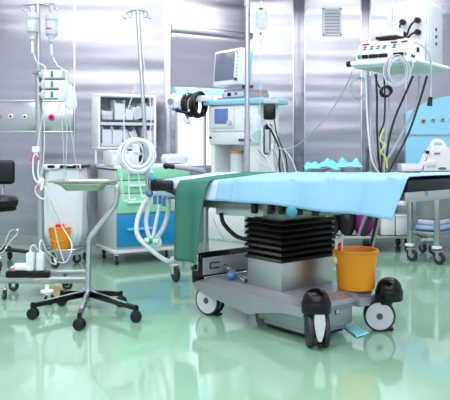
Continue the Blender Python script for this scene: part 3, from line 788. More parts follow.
# ================================================================ LAUNDRY / WASTE BAG TROLLEY
wc = G(66, 263); Zw = wc.y
wt = Thing('waste_trolley', 'wheeled bag holder with a black rim and a white sack', 'bag trolley', wc)
zr_ = wt.w(P(65, 166, Zw)).z
b = MB(); b.box((0, 0, zr_), (.40, .34, .03), 0, .012); b.build('rim_lid', 'black', wt)
b = MB()
def sack(u, v):
    a = 2*PI*u; c_, s_2 = math.cos(a), math.sin(a)
    ex = .35
    x = math.copysign(abs(c_)**ex, c_)*.17; y = math.copysign(abs(s_2)**ex, s_2)*.14
    n = 1+.10*nz3(c_*2.2, s_2*2.2, v*2.5)+.03*math.sin(a*9)*(.3+v)
    k = 1+.08*math.sin(v*PI)-.25*max(0, v-.85)/.15
    return Vector((x*n*k, y*n*k, zr_+.012-v*(zr_-.16)))
b.grid(sack, 64, 24); bmesh.ops.remove_doubles(b.bm, verts=b.bm.verts, dist=.0005)
b.build('sack', 'white_cloth', wt, angle=80)
b = MB(); b.grid(lambda u, v: Vector((-.185+.36*u, -.165-.01*math.sin(u*20), zr_+.022-v*(.035+.02*math.sin(u*7)))), 30, 3); b.build('sack_cuff', 'white_cloth', wt, solid=.003)
for sx in (-1, 1):
    MB().cyl((sx*.185, .15, .13), (sx*.185, .15, zr_), .011).build('leg', 'steel', wt)
b = MB(); b.torus((0, -.02, .15), 1, .009, sx=.2, sy=.2); b.box((0, -.02, .135), (.30, .32, .008)); b.build('base_ring', 'steel', wt)
for px, py in ((57, 268), (75, 263)):
    g = wt.w(G(px, py)); caster(wt, (g.x, g.y, 0), .042, random.uniform(0, 6), .022, 'tyre', 'steel', .05)
for x_, y_ in ((-.15, .13), (.15, .13)): caster(wt, (x_, y_, 0), .042, 1.0, .022, 'tyre', 'steel', .05)
MB().cyl((-.06, -.17, .1), (-.06, -.17, .14), .012).build('ring_strut', 'steel', wt)
bb = P(60.5, 249.5, Zw-.13)
bs = bucket('bucket', 'small orange bucket with a red lid tab, on the bag trolley base', Vector((bb.x, Zw-.13, .14)), 11*6.5/F, .215)
MB().lathe([(0, .205), (11*6.5/F*.93, .205), (11*6.5/F*.93, .213), (0, .216)], seg=24).build('lid', 'orange', bs)
MB().box((0, -.02, .228), (.075, .05, .028), 0, .008).build('lid_tab', 'red', bs)
b = MB(); rb = 11*6.5/F; b.tube([(-rb*1.05, 0, .19), (-rb*.8, -rb*.8, .12), (0, -rb*1.15, .09), (rb*.8, -rb*.8, .12), (rb*1.05, 0, .19)], .004); b.build('handle', 'orange', bs)

# ================================================================ DRAWER CART
cN = G(115, 266)
ca = math.atan2(.48, .88)
dc = Thing('drawer_cart', 'white hospital drawer cart with mint green and blue drawers', 'cart', cN, ca)   # origin at near left corner, x along the front, y to the back
CW, CD = .76, .5
zt_ = .93
MB().box((CW/2, CD/2, .50), (CW, CD, .74), 0, .012).build('carcass', 'lgrey', dc)
MB().box((CW/2, CD/2, zt_-.03), (CW+.02, CD+.02, .035), 0, .01).build('worktop', 'white', dc)
MB().box((CW/2, CD/2, .125), (CW+.03, CD+.03, .035), 0, .012).build('base_frame', 'cream', dc)
zlev = lambda y: (dc.W((0, 0, 0)).z+H-(y-HZ)*6.75/F)
def drawer(y0, y1, m, hm):
    z1, z0 = zlev(y0), zlev(y1)
    d = MB().box((CW/2, -.012, (z0+z1)/2), (CW-.03, .03, z1-z0-.008), 0, .005).build('drawer', m, dc)
    MB().box((CW*.30, -.045, (z0+z1)/2+.012), (.25, .04, .022), 0, .007).build('handle', hm, d)
for y0, y1 in ((167, 180), (180, 193), (193, 213)): drawer(y0, y1, 'green_pl', 'handle_mint')
drawer(213.5, 246, 'blue_pl', 'handle_blue')
for x_, y_ in ((.03, .04), (CW-.05, .04), (.05, CD-.05), (CW-.05, CD-.05)): caster(dc, (x_, y_, 0), .046, R(60), .026, 'tyre', 'steel', .02)
# rack above the cart
rx0 = dc.w(P(92, 148, 7.0)); 
rk = Thing('bin_rack', 'grey framed two-shelf storage rack standing above the drawer cart', 'rack', dc.W((-.02, CD-.12, zt_-.012)), ca)
zA, zB = H-(148-HZ)*7.0/F-(zt_-.012), H-(95-HZ)*7.0/F-(zt_-.012)
RW, RD = .58, .2
b = MB()
b.box((0, RD/2, (zA+zB)/2), (.03, RD, zB-zA), 0, .012); b.box((RW, RD/2, (zA+zB)/2), (.03, RD, zB-zA), 0, .012); b.box((RW/2, RD/2, zB), (RW+.03, RD, .03), 0, .012); b.box((RW/2, RD/2, zA), (RW+.03, RD, .02), 0, .006)
b.build('frame', 'white', rk)
MB().box((RW/2, RD-.006, (zA+zB)/2), (RW, .012, zB-zA), 0).build('back_panel', 'mgrey', rk)
zm_ = zA+(zB-zA)*.52
MB().box((RW/2, RD/2, zm_), (RW-.03, RD, .016)).build('shelf', 'dgrey', rk)
MB().box((RW/2, .0, zm_+.03-.06), (RW-.03, .006, .03)).box((RW/2, .0, zA+.03), (RW-.03, .006, .03)).build('label_rail', 'lgrey', rk)
for x_ in (.0, RW): MB().cyl((x_, RD/2, 0), (x_, RD/2, zA), .012).build('post', 'white', rk)
# bins on the rack
def bin_(lx, z, w, h, d, m, label, tilt=0, group='plastic bins on the storage rack', packs=3):
    t = Thing('storage_bin', label, 'bin', rk.W((lx, RD*.45, z)), ca, group)
    rt = Matrix.Rotation(tilt, 3, 'Y')
    b = MB()
    def bx_(c, s): b.box(rt @ Vector(c), s, rot=rt)
    bx_((0, 0, .004), (w, d, .006)); bx_((-w/2, 0, h/2), (.005, d, h)); bx_((w/2, 0, h/2), (.005, d, h)); bx_((0, -d/2, h*.4), (w, .005, h*.8)); bx_((0, d/2, h/2), (w, .005, h))
    b.build('tub', m, t)
    for k in range(packs):
        MB().box(rt @ Vector((-w/2+(k+.5)*w/packs, -.005, h*.45)), (w/packs*.8, d*.7, h*.8), rot=rt, bevel=.006).build('pack', ['white', 'lav', 'clear2'][k % 3], t)
    return t
z1_ = zA+.012; z2_ = zm_+.01; hl = zm_-zA-.05; hu = zB-zm_-.05
bin_(.085, z1_, .09, hl*.95, .14, 'clear2', 'clear bin of white packs at the left of the lower rack shelf')
bin_(.19, z1_, .095, hl*.92, .14, 'clear2', 'second clear bin of packs from the left on the lower rack shelf')
bin_(.31, z1_+.02, .07, hl*.85, .13, 'clear', 'leaning clear bin at the middle of the lower rack shelf', R(-24), packs=2)
bin_(.40, z1_+.02, .07, hl*.8, .13, 'clear', 'leaning clear bin right of the middle on the lower rack shelf', R(-24), packs=2)
bin_(.505, z1_, .1, hl*.9, .14, 'clear2', 'clear bin at the right end of the lower rack shelf')
bin_(.09, z2_, .10, hu*.5, .14, 'clear', 'low bin with lilac packs at the left of the upper rack shelf', packs=2)
bin_(.215, z2_, .10, hu*.98, .14, 'clear2', 'tall clear bin near the left of the upper rack shelf')
bin_(.315, z2_, .075, hu*.62, .14, 'clear2', 'small white bin at the middle of the upper rack shelf', packs=1)
bin_(.42, z2_+.01, .1, hu*.75, .13, 'clear', 'leaning pack bin right of the middle on the upper rack shelf', R(-16), packs=2)
bin_(.525, z2_, .07, hu*.85, .14, 'clear2', 'narrow bin at the right end of the upper rack shelf', packs=2)
o = MB().ball(rk.W((.075, .05, z2_+.03)), .03, (1.3, 1, .7)); tag(o.build('swab_pack', 'pink', origin=rk.W((.075, .05, z2_))), 'small pink and white pack on the upper rack shelf', 'pack')
o = MB().ball(rk.W((.43, -.03, z1_+.075)), .03, (1.1, .9, .9)); tag(o.build('dome_cap', 'blue_knob', origin=rk.W((.43, -.03, z1_+.04))), 'blue round cap in front of the lower rack shelf', 'cap')
# bins on the cart top
def topbin(lx, ly, w, d, h, label, m, content):
    t = Thing('open_bin', label, 'bin', dc.W((lx, ly, zt_-.012)), ca, 'bins on the drawer cart top')
    b = MB(); b.box((0, 0, .004), (w, d, .008)); b.box((-w/2, 0, h/2), (.008, d, h), 0, .003); b.box((w/2, 0, h/2), (.008, d, h), 0, .003); b.box((0, -d/2, h*.4), (w, .008, h*.75), 0, .003); b.box((0, d/2, h/2), (w, .008, h), 0, .003)
    b.torus((0, 0, h*.99), 1, .007, sx=w*.52, sy=d*.52, seg=20)
    b.build('tub', m, t)
    MB().ball((0, 0, h*.62), 1, (w*.38, d*.4, h*.42)).build('contents', content, t)
topbin(.06, .12, .17, .24, .13, 'white open bin with blue contents at the left of the drawer cart', 'white', 'blue_lt')
topbin(.19, .12, .08, .24, .12, 'white open bin next to the coil on the drawer cart', 'cream', 'white_cloth')
t = Thing('suction_unit', 'white boxy suction device with dark round fittings behind the tube coil', 'medical device', dc.W((.325, .12, zt_-.012)), ca)
MB().box((0, 0, .095), (.16, .2, .19), 0, .02).build('housing', 'cream', t)
for dx, dz, r_ in ((-.03, .15, .045), (-.055, .06, .035), (.015, .06, .035)):
    MB().lathe([(r_, 0), (r_, .012), (r_*.8, .03), (0, .034)], (dx, -.1, dz), 18, Matrix.Rotation(R(90), 3, 'X')).build('fitting', 'black', t)
MB().box((.05, -.102, .14), (.045, .006, .05), 0, .002).build('dial_plate', 'white', t)
b = Thing('white_pack', 'white folded pack lying on the right end of the drawer cart', 'pack', dc.W((.66, .14, zt_-.012)), ca)
MB().box((0, 0, .05), (.22, .2, .09), 0, .035, seg=4).build('pack_body', 'white_cloth', b)
MB().box((0, -.06, .097), (.2, .02, .006), 0, .002).build('fold', 'lav', b)

# ================================================================ HEAD-END POLE, COIL, HOSES
Zh = 5.15
hp_ = Thing('infusion_pole', 'slim leaning infusion pole with four hooks at the head end of the table', 'infusion pole', P(149, 196, Zh))
b = MB(); pt = P(137.5, 11, Zh); pbm = P(149, 196, Zh)
b.cyl(hp_.w(pbm), hp_.w(P(145.5, 140, Zh)), .018).cyl(hp_.w(P(145.5, 140, Zh)), hp_.w(pt), .014); b.build('pole', 'steel', hp_)
b = MB()
for dx, dy in ((-11, 3.5), (-6.5, 1), (6, 1), (11, 3)):
    e = P(137.5+dx, 11+dy, Zh); e = hp_.w(e); c_ = hp_.w(pt)
    yy = .03 if abs(dx) < 8 else -.02
    e.y = yy
    b.tube([c_, (c_+e)/2+Vector((0, 0, .012)), e, e+Vector((0, 0, -.03)), e+Vector((.015*(1 if dx > 0 else -1), 0, -.032)), e+Vector((.022*(1 if dx > 0 else -1), 0, -.01))], .0045, 6)
b.build('hook', 'steel', hp_)
b = MB(); cc = P(138, 155, Zh-.05)
random.seed(3)
for k in range(9):
    b.torus(cc+Vector((random.uniform(-.014, .014), -.02-.01*k, random.uniform(-.014, .014))), random.uniform(.086, .118), .006, Matrix.Rotation(R(90)+random.uniform(-.1, .1), 3, 'X') @ Matrix.Rotation(random.uniform(-.1, .1), 3, 'Y'), 36)
b.torus(cc+Vector((-.05, .0, -.0)), .1, .008, Matrix.Rotation(R(90), 3, 'X') @ Matrix.Rotation(R(35), 3, 'Y'), 36)
tag(b.build('tube_coil', 'tube', origin=cc), 'thick coil of white tubing hanging on the slim pole before the drawer cart', 'tube coil')
cable('infusion_line', [P(140, 14, Zh), P(143.5, 60, Zh), P(150, 100, Zh), P(151, 125, Zh), P(146, 145, Zh-.02), P(141, 146, Zh-.06)], .0035, 'tube_clear', 'clear line falling from the hooks of the slim pole to the coil', 'tube')
cable('infusion_line', [P(136, 85, Zh+.02), P(129, 106, Zh), P(124, 120, Zh-.02), P(125, 140, Zh-.05)], .0035, 'tube_clear', 'thin line slanting across the rack to the coil', 'tube')
for i, (x0, x1, x2, xe, ye, lb) in enumerate(((122, 121.5, 123, 128, 201, 'leftmost'), (127, 129, 129, 136, 200, 'middle'), (137, 139, 142, 146, 197, 'rightmost'))):
    cable('suction_tube', [P(x0, 160, Zh-.06), P(x1, 180, Zh-.06), P(x2, 196, Zh-.06), P(x2+1.5, ye, Zh-.06), P(xe, ye-1, Zh-.06)], .006, 'tube', lb+' hooked white tube hanging below the coil', 'tube')
Zq = 5.12
cable('breathing_hose', [P(151, 191, Zq), P(143, 205, Zq-.02), P(137, 222, Zq-.03), P(138, 236, Zq-.03), P(148, 247, Zq-.02), P(159, 256, Zq), P(168, 261, Zq+.02), P(176, 260, Zq+.08)], .0165, 'hose', 'outermost white breathing hose looping down from the table head', 'hose', 'breathing hoses', sub=14, seg=10, ripple=.06)
cable('breathing_hose', [P(154, 192, Zq+.04), P(149, 206, Zq+.04), P(146, 222, Zq+.04), P(150, 240, Zq+.05), P(155, 247, Zq+.06), P(160, 244, Zq+.06), P(158, 237, Zq+.06)], .0155, 'hose', 'second white breathing hose curling up beside the green connector', 'hose', 'breathing hoses', sub=14, seg=10, ripple=.06)
cable('breathing_hose', [P(168, 196, Zq+.08), P(168.5, 208, Zq+.08), P(165, 224, Zq+.08), P(158, 236, Zq+.08), P(152, 240, Zq+.08)], .0165, 'hose', 'right white breathing hose bending down to the green connector', 'hose', 'breathing hoses', sub=14, seg=10, ripple=.06)
cable('breathing_hose', [P(160, 197, Zq+.02), P(159, 208, Zq+.02), P(156, 222, Zq+.02), P(153, 238, Zq+.02)], .013, 'hose', 'short straight white hose between the two hose loops', 'hose', 'breathing hoses', sub=14, seg=10, ripple=.06)
t = Thing('hose_connector', 'green and white plastic connector where the breathing hoses meet', 'connector', P(151, 240, Zq-.03))
MB().cyl((-.045, 0, .0), (.05, 0, -.012), .017).cyl((0, 0, -.02), (0.01, 0, .03), .015).build('coupling', 'green_lt', t)
MB().cyl((-.012, 0, -.003), (.012, 0, -.006), .021).build('collar', 'mark_green', t)
# stand behind the towel
rs = Thing('rolling_stand', 'wheeled grey stand half hidden behind the green towel', 'stand', G(178, 279))
Zr = rs.o.location.y
MB().cyl(rs.w(P(184, 245, Zr)), rs.w(P(171, 192, Zr)), .014).build('strut', 'lgrey', rs)
MB().box(rs.w(P(186, 258, Zr)), (.26, .05, .035), R(20), .008).cyl(rs.w(P(184, 258, Zr)), rs.w(P(184, 240, Zr)), .02).build('base_bar', 'lgrey', rs)
g = rs.w(G(174, 281)); caster(rs, (g.x, g.y, 0), .066, R(-60), .03, 'tyre', 'lgrey', .03, 'dgrey')
g = rs.w(G(196, 276)); caster(rs, (g.x, g.y, 0), .055, R(30), .03, 'tyre', 'lgrey', .03, 'dgrey')

# ================================================================ ANAESTHESIA MACHINE
an = math.atan2(-.35, .423)
aL = Vector((-.149, 6.40, 0))
am_ = Thing('anaesthesia_machine', 'white anaesthesia machine with a light blue top shelf', 'anaesthesia machine', aL, an)  # x along front, y to the back
AW, AD = .55, .30
zt2 = 1.475
MB().box((AW/2+.02, AD/2, zt2), (AW+.12, AD+.06, .05), 0, .014).build('top_shelf', 'blue_lt', am_)
b = MB(); b.box((AW/2, AD/2+.0, 1.335), (AW, AD, .23), 0, .014); b.build('upper_housing', 'white', am_)
MB().box((AW*.30, -.008, 1.345), (AW*.48, .016, .18), 0, .006).build('display_bezel', 'cream', am_)
MB().box((AW*.30, -.018, 1.355), (AW*.27, .006, .13), 0, .003).build('display', 'screen_b', am_)
MB().cyl((AW*.48, -.012, 1.30), (AW*.48, -.04, 1.30), .022).build('dial', 'lgrey', am_)
b = MB(); b.box((AW*.5, AD/2, 1.165), (AW*.98, AD, .11), 0, .01); b.build('flowmeter_block', 'cream', am_)
for k in range(3): MB().cyl((AW*(.68+.08*k), -.002, 1.15), (AW*(.68+.08*k), -.03, 1.15), .012).build('knob', 'dgrey', am_)
MB().cyl((AW*.06, -.002, 1.17), (AW*.06, -.012, 1.17), .01).build('knob', 'black', am_)
b = MB(); b.box((AW*.08, AD*.5, .95), (.04, AD*.9, .34)); b.box((AW*.85, AD*.5, .95), (AW*.3, AD*.9, .34), 0, .01); b.box((AW*.5, AD*.92, .95), (AW, .04, .34)); b.build('bay', 'white', am_)
b = MB(); b.lathe([(.06, .80), (.06, 1.02), (.05, 1.05), (0, 1.05)], (AW*.42, AD*.4, 0), 20); o = b.build('absorber_canister', 'clear2', am_)
MB().lathe([(.062, 1.035), (.062, 1.06), (0, 1.062)], (AW*.42, AD*.4, 0), 20).build('canister_ring', 'amber', o)
b = MB(); b.box((AW/2, AD/2, .45), (AW, AD, .66), 0, .02); b.box((AW/2, -.005, .42), (AW*.94, .03, .26), 0, .01); b.build('lower_cabinet', 'white', am_)
b = MB(); b.box((AW/2, -.008, .585), (AW*.9, .03, .014), 0, .005); b.build('cabinet_bead', 'cream', am_)
b = MB(); b.box((AW/2, AD/2, .1), (AW+.08, AD+.1, .05), 0, .015); b.build('base_frame', 'dgrey', am_)
for x_, y_ in ((0, 0), (AW, 0), (0, AD), (AW, AD)): caster(am_, (x_, y_, 0), .035, 1, .026, 'tyre', 'dgrey', .01)
cable('drain_line', [P(212, 205, 5.9), P(214, 220, 5.85), P(222, 236, 5.9), P(230, 242, 6.0)], .005, 'tube', 'thin white line curving in front of the white machine cabinet under the table', 'tube')
MB().box((AW*.15, .06, zt2+.032), (.035, .03, .02), 0, .004).build('tag_clip', 'pink', am_)
# module + monitor on top
md = Thing('gas_module', 'grey gas analyser module under the patient monitor', 'medical device', am_.W((.27, .19, zt2+.025)), an)
b = MB(); b.box((0, 0, .03), (.32, .26, .06), 0, .008); b.box((0, 0, .075), (.30, .25, .03), 0, .006); b.build('housing', 'mgrey', md)
MB().box((-.03, -.132, .045), (.22, .006, .045), 0, .002).build('front_panel', 'lgrey', md)
MB().box((-.075, -.136, .045), (.04, .006, .03), 0, .002).build('port', 'black', md)
MB().box((-.0, -.136, .05), (.03, .006, .02), 0, .002).build('port_blue', 'blue_knob', md)
MB().cyl((0, .03, .09), (0, .03, .13), .05).build('swivel_neck', 'dgrey', md)
mL = P(212.5, 86, 6.5); mR = P(239, 82, 6.17)
mang = math.atan2(mR.y-mL.y, mR.x-mL.x); mw = math.hypot(mR.y-mL.y, mR.x-mL.x); mh = .315
mo = Thing('patient_monitor', 'white patient monitor with a dark screen on top of the anaesthesia machine', 'monitor', mL, mang)
mtilt = Matrix.Rotation(R(-4), 3, 'X')
def mbx(b, c, s, bev): b.box(mtilt @ Vector(c), s, rot=mtilt, bevel=bev)
zbm = am_.o.location.z+zt2+.15-mL.z
b = MB(); mbx(b, (mw/2, .05, mh/2+zbm), (mw, .1, mh), .018); b.build('housing', 'white', mo)
b = MB(); mbx(b, (mw/2+.012, .1, mh/2+zbm), (mw-.02, .07, mh-.03), .02); b.build('rear_shell', 'blue_lt', mo)
b = MB(); mbx(b, (mw*.43, -.002, mh*.53+zbm), (mw*.72, .008, mh*.78), .003); b.build('screen', 'screen', mo)
b = MB()
for k in range(7): mbx(b, (mw*.9, -.003, mh*(.25+.1*k)+zbm), (mw*.07, .008, mh*.05), .002)
b.build('button', 'lgrey', mo)
b = MB(); q = mtilt @ Vector((mw*.9, -.004, mh*.14+zbm)); b.cyl(q, q+Vector((0, -.015, 0)), .014); b.build('dial', 'dgrey', mo)
b = MB(); q = mtilt @ Vector((mw*.86, -.003, mh*.9+zbm)); b.box(q, (.02, .006, .014)); b.build('alarm_lamp', 'amber', mo)
# gear hanging on the right side of the machine
t = Thing('battery_pack', 'black rectangular device clipped to the right side of the anaesthesia machine', 'medical device', P(269.5, 112, 5.95))
MB().box((0, 0, 0), (.1, .06, .13), 0, .018).build('housing', 'black', t)
MB().box((.01, 0, .085), (.12, .05, .035), 0, .008).build('bracket', 'lgrey', t)
MB().box((.03, 0, .11), (.035, .04, .03), 0, .005).build('bracket_cap', 'blue_lt', t)
t = Thing('handset', 'black and grey handheld probe hanging under the black device', 'medical device', P(267, 140, 5.92))
MB().box((0, 0, .0), (.06, .045, .24), 0, .012).build('grip', 'dgrey', t)
MB().box((.0, -.024, -.01), (.035, .006, .19), 0, .003).build('faceplate', 'lgrey', t)
MB().box((.01, -.01, .11), (.05, .05, .04), 0, .01).build('head', 'black', t)
MB().box((.01, -.037, .115), (.015, .004, .012)).build('indicator', 'red', t)
soft_bag('breathing_bag', 256, 128, 11, 26, 5.95, R(4), 'clear2', 'translucent bag hanging on the machine beside the steel pole', 'bag')
random.seed(11)
cabs = [
 ([(272, 125), (275, 140), (274, 155), (277, 176)], 'cable_grey', .006), ([(266, 120), (276, 138), (283, 160), (286, 176)], 'tube', .006), ([(270, 128), (279, 148), (279, 165), (281, 178)], 'cable_black', .008),
 ([(262, 126), (262, 150), (268, 160), (274, 177)], 'tube', .005), ([(276, 148), (284, 150), (292, 160), (298, 177)], 'tube', .005), ([(258, 150), (266, 158), (272, 150), (277, 160), (276, 178)], 'cable_grey', .006),
 ([(274, 118), (277, 135), (286, 158), (287, 177)], 'cable_black', .005), ([(255, 155), (262, 163), (272, 168), (273, 178)], 'tube', .0045)]
nm = ['leftmost', 'long', 'dark', 'pale', 'outermost', 'knotted', 'thin dark', 'low']
cm = {'cable_grey': 'grey', 'tube': 'white', 'cable_black': 'black'}
lbl = ['grey lead straight down from the black device on the machine', 'white lead arching right below the black device on the machine', 'thick black lead beside the handheld probe', 'white lead passing left of the handheld probe', 'white lead arching farthest right of the machine down to the table', 'grey lead knotted under the handheld probe', 'thin black lead right of the handheld probe', 'white lead crossing low under the handheld probe']
for i, (pts, m_, r_) in enumerate(cabs):
    cable('sensor_lead', [P(x, y, 5.9-.02*(i % 4)) for x, y in pts], r_, m_, lbl[i], 'cable', 'leads at the right of the anaesthesia machine')
cable('sensor_lead', [P(251, 138, 5.9), P(256, 142, 5.85), P(261, 141, 5.85), P(263, 133, 5.9), P(259, 130, 5.88), P(252, 136, 5.9)], .006, 'green_pl', 'small green looped lead beside the steel pole', 'cable')
# long thin line from pendant to machine
cable('monitor_lead', [P(351, 74, 5.1), P(345, 88, 5.2), P(330, 112, 5.35), P(312, 132, 5.5), P(296, 146, 5.7), P(283, 149, 5.8), P(274, 146, 5.88)], .005, 'cable_grey', 'long pale lead sagging from the pendant shelf to the machine')

# central steel pole with bag
cpx = Vector(((247-225)*6.0/F, 5.72, 0)); cpx.x = (247.2-225)*5.72/F
cp = Thing('drip_stand', 'tall thick steel drip stand in front of the anaesthesia machine', 'infusion stand', cpx)
MB().cyl((0, 0, .1), (0, 0, 1.32), .022).cyl((0, 0, 1.32), (0, 0, 2.40), .019).build('pole', 'steel', cp)
MB().cyl((0, 0, 2.195), (0, 0, 2.245), .025).build('pole_clamp', 'steel_satin', cp)
b = MB(); b.tube([(0, 0, 2.38), (.06, 0, 2.41), (.118, 0, 2.34), (.118, 0, 2.28), (.13, 0, 2.262), (.14, 0, 2.275)], .006); b.tube([(0, 0, 2.38), (-.06, 0, 2.41), (-.118, 0, 2.36), (-.118, 0, 2.32), (-.13, 0, 2.3), (-.14, 0, 2.32)], .006); b.build('hook', 'steel', cp)
for k in range(4):
    a = R(45+90*k); d = Vector((math.cos(a), math.sin(a), 0))
    MB().tube([d*.01+Vector((0, 0, .12)), d*.1+Vector((0, 0, .1)), d*.2+Vector((0, 0, .09))], .014).build('base_arm', 'steel', cp)
    caster(cp, d*.19, .03, a, .02, 'tyre', 'black', .005)
c = P(261.5, 18, 5.72)
bg = Thing('infusion_bag', 'clear fluid bag hanging at the top of the tall drip stand', 'infusion bag', (c.x, 5.72, c.z))
b = MB()
def fb(u, v):
    a = 2*PI*u; z = v-.5; w = .046*(1 if abs(z) < .38 else 1-.5*(abs(z)-.38)/.12); tk = .022*math.sqrt(max(.02, 1-(2*z)**4))
    return Vector((w*math.cos(a), tk*math.sin(a), z*.185))
b.grid(fb, 20, 14); bmesh.ops.remove_doubles(b.bm, verts=b.bm.verts, dist=.0005); b.build('pouch', 'fluid', bg, angle=70)
MB().box((-.005, -.022, .068), (.03, .006, .012), 0, .002).build('print', 'dgrey', bg)
MB().box((-.03, -.02, -.015), (.012, .006, .012), 0, .002).build('print', 'amber', bg)
b = MB(); b.tube([(-.01, 0, .09), (0, 0, .135), (.01, 0, .09)], .003); b.build('hanger', 'tube', bg)
MB().cyl((0, 0, -.09), (0, 0, -.11), .007).lathe([(0, -.14), (.01, -.15), (.011, -.2), (.004, -.215), (0, -.22)], seg=12).build('drip_chamber', 'clear2', bg)
MB().ball((-.006, 0, -.123), .01).build('injection_port', 'red', bg)
cable('infusion_line', [P(261.5, 49, 5.72), P(259.5, 62, 5.72), P(260, 80, 5.74), P(260.5, 95, 5.78), P(258, 120, 5.82)], .0035, 'tube_clear', 'clear line falling from the fluid bag on the tall drip stand', 'tube')
o = MB().cyl(P(260, 82, 5.72), P(260.5, 90, 5.72), .012); o = o.build('flow_regulator', 'blue_lt', origin=P(260, 82, 5.72)); tag(o, 'blue and orange flow regulator on the drip line', 'connector')
MB().cyl(P(260.5, 90, 5.72)-o.location, P(260.5, 96, 5.72)-o.location, .009).build('collar', 'amber', o)

# wall device with black hoses
wd = Thing('injector_head', 'white device head wrapped in thick black hoses before the lit window', 'medical device', P(183, 102, 6.4))
MB().box((-.02, 0, 0), (.15, .14, .145), 0, .02).build('housing', 'white', wd)
MB().box((-.105, -.03, .0), (.05, .1, .12), 0, .012).build('end_cap', 'cream', wd)
MB().lathe([(.0, 0), (.026, 0), (.026, .012), (.0, .014)], (-.105, -.08, 0), 16, Matrix.Rotation(R(90), 3, 'X')).build('dial', 'mgrey', wd)
MB().box((.16, .0, .03), (.2, .07, .055), 0, .012).build('arm', 'cream', wd)
b = MB()
for k, (dx, dz, rr_) in enumerate(((.045, -.02, .085), (.07, -.03, .09), (.125, -.03, .1), (.15, -.02, .1))):
    b.torus((dx, -.02, dz), rr_, .017, Matrix.Rotation(R(90), 3, 'X') @ Matrix.Rotation(R(58), 3, 'Y'), 28)
b.tube([(-.06, -.08, -.075), (.0, -.09, -.09), (.06, -.08, -.1), (.1, -.06, -.12), (.12, 0, -.1)], .014)
b.build('hose_wrap', 'black', wd)
b = MB(); b.cyl((-.03, -.07, -.06), (-.09, -.07, -.07), .012); b.cyl((.03, -.06, -.11), (.05, -.06, -.15), .012); b.build('nozzle', 'blue_knob', wd)
MB().ball((.045, -.07, -.175), .03, (1, .8, .8)).cyl((.0, -.07, -.15), (.07, -.07, -.19), .014).build('trap', 'clear2', wd)
# its post
MB().cyl((.19, .07, .03), (.19, .07, -wd.o.location.z+.02), .013).build('post', 'steel', wd)
MB().lathe([(0, -wd.o.location.z), (.1, -wd.o.location.z), (.09, -wd.o.location.z+.03), (0, -wd.o.location.z+.04)], (.16, .1, 0), 24).build('post_base', 'dgrey', wd)

# ================================================================ RIGHT: TABLES, TRAYS, DEVICES
def steel_table(name, label, x0, x1, y0, y1, top, shelf, legs, r=.045):
    t = Thing(name, label, 'table', ((x0+x1)/2, (y0+y1)/2, 0))
    w, d = x1-x0, y1-y0
    MB().box((0, 0, top-.02), (w+.06, d+.06, .035), 0, .006).build('tabletop', 'steel', t)
    MB().box((0, 0, shelf-.012), (w, d, .025), 0, .004).build('shelf', 'steel_satin', t)
    for sx in (-1, 1):
        for sy in (-1, 1):
            l = MB().box((sx*(w/2-.012), sy*(d/2-.012), (top+.12)/2), (.04, .04, top-.16), 0, .006).build('leg', 'steel_satin', t)
            MB().box((sx*(w/2-.012), sy*(d/2-.012), .135), (.06, .06, .022), 0, .004).build('leg_collar', 'white', l)
            caster(t, (sx*(w/2-.012), sy*(d/2-.012), 0), r, R(200+60*sx+20*sy), .03, 'tyre', 'mgrey', .03)
    return t
gA = G(438, 265); gB = G(409, 261)
tb = steel_table('instrument_table', 'long steel table behind the operating table carrying the two basins, boxes on its low shelf', .78, 1.90, 7.42, 8.0, .80, .17, None)
tc2 = steel_table('instrument_table', 'steel table at the right wall carrying the white sloped device', 2.02, 3.0, 7.42, 8.0, .825, .17, None)
# small trolley in front, turned; its near left leg is the corner
N0 = Vector((1.966, 6.76, 0)); th_ = math.atan2(.76, .65)
ta = Thing('instrument_trolley', 'small steel trolley with a grey box body and wrapped packs on its shelf', 'trolley', N0, th_)   # x back right, y left
LX, LY = .48, .27
MB().box((LX/2, LY/2, .70), (LX+.06, LY+.06, .03), 0, .006).build('tabletop', 'steel_satin', ta)
MB().box((LX/2+.02, LY/2, .50), (LX-.1, LY-.04, .20), 0, .015).build('box_body', 'mgrey', ta)
MB().box((LX/2, LY/2, .275), (LX, LY, .025), 0, .004).build('shelf', 'steel_satin', ta)
for x_, y_ in ((0, 0), (0, LY), (LX, 0), (LX, LY)):
    l = MB().box((x_, y_, .42), (.045, .045, .55), 0, .006).build('leg', 'steel_satin', ta)
    MB().box((x_, y_, .155), (.07, .07, .025), 0, .004).build('leg_collar', 'white', l)
    caster(ta, (x_, y_, 0), .058, R(-100+30*x_), .034, 'tyre', 'mgrey', .03)
# front leg of table A nearer: crossbar
ZA = 7.6
t = Thing('diagnostic_device', 'white sloped medical device with a carrying handle on the right steel table', 'medical device', (P(437, 172, ZA).x, ZA, .825))
k_ = ZA/F
pr = [(-18*k_, 0), (-15*k_, 10*k_), (-10*k_, 17*k_), (-8*k_, 24*k_), (-3*k_, 26*k_), (10*k_, 24*k_), (14*k_, 18*k_), (15*k_, 0)]
b = MB(); b.prism(pr, 'y', -.11, .11); bmesh.ops.bevel(b.bm, geom=list(b.bm.edges), offset=.01, segments=2, affect='EDGES', clamp_overlap=True); b.build('housing', 'white', t)
b = MB(); b.tube([(-6*k_, 0, 25*k_), (-4*k_, 0, 29*k_), (1*k_, 0, 30.5*k_), (6*k_, 0, 28*k_), (8*k_, 0, 24*k_)], .02, 8); b.build('handle', 'white', t)
MB().box((-12.5*k_, -.112, 19*k_), (.035, .03, .035), 0, .006).build('knob_block', 'black', t)
MB().box((-3*k_, -.114, 18*k_), (.06, .008, .018), 0, .002).build('indicator', 'pink', t)
MB().box((-9*k_, -.114, 8*k_), (.1, .008, .06), 0, .003).build('keypad', 'cream', t)
MB().ball((2*k_, -.113, 3.2*k_), 1, (.045, .006, .013)).build('emblem', 'mark_green', t)
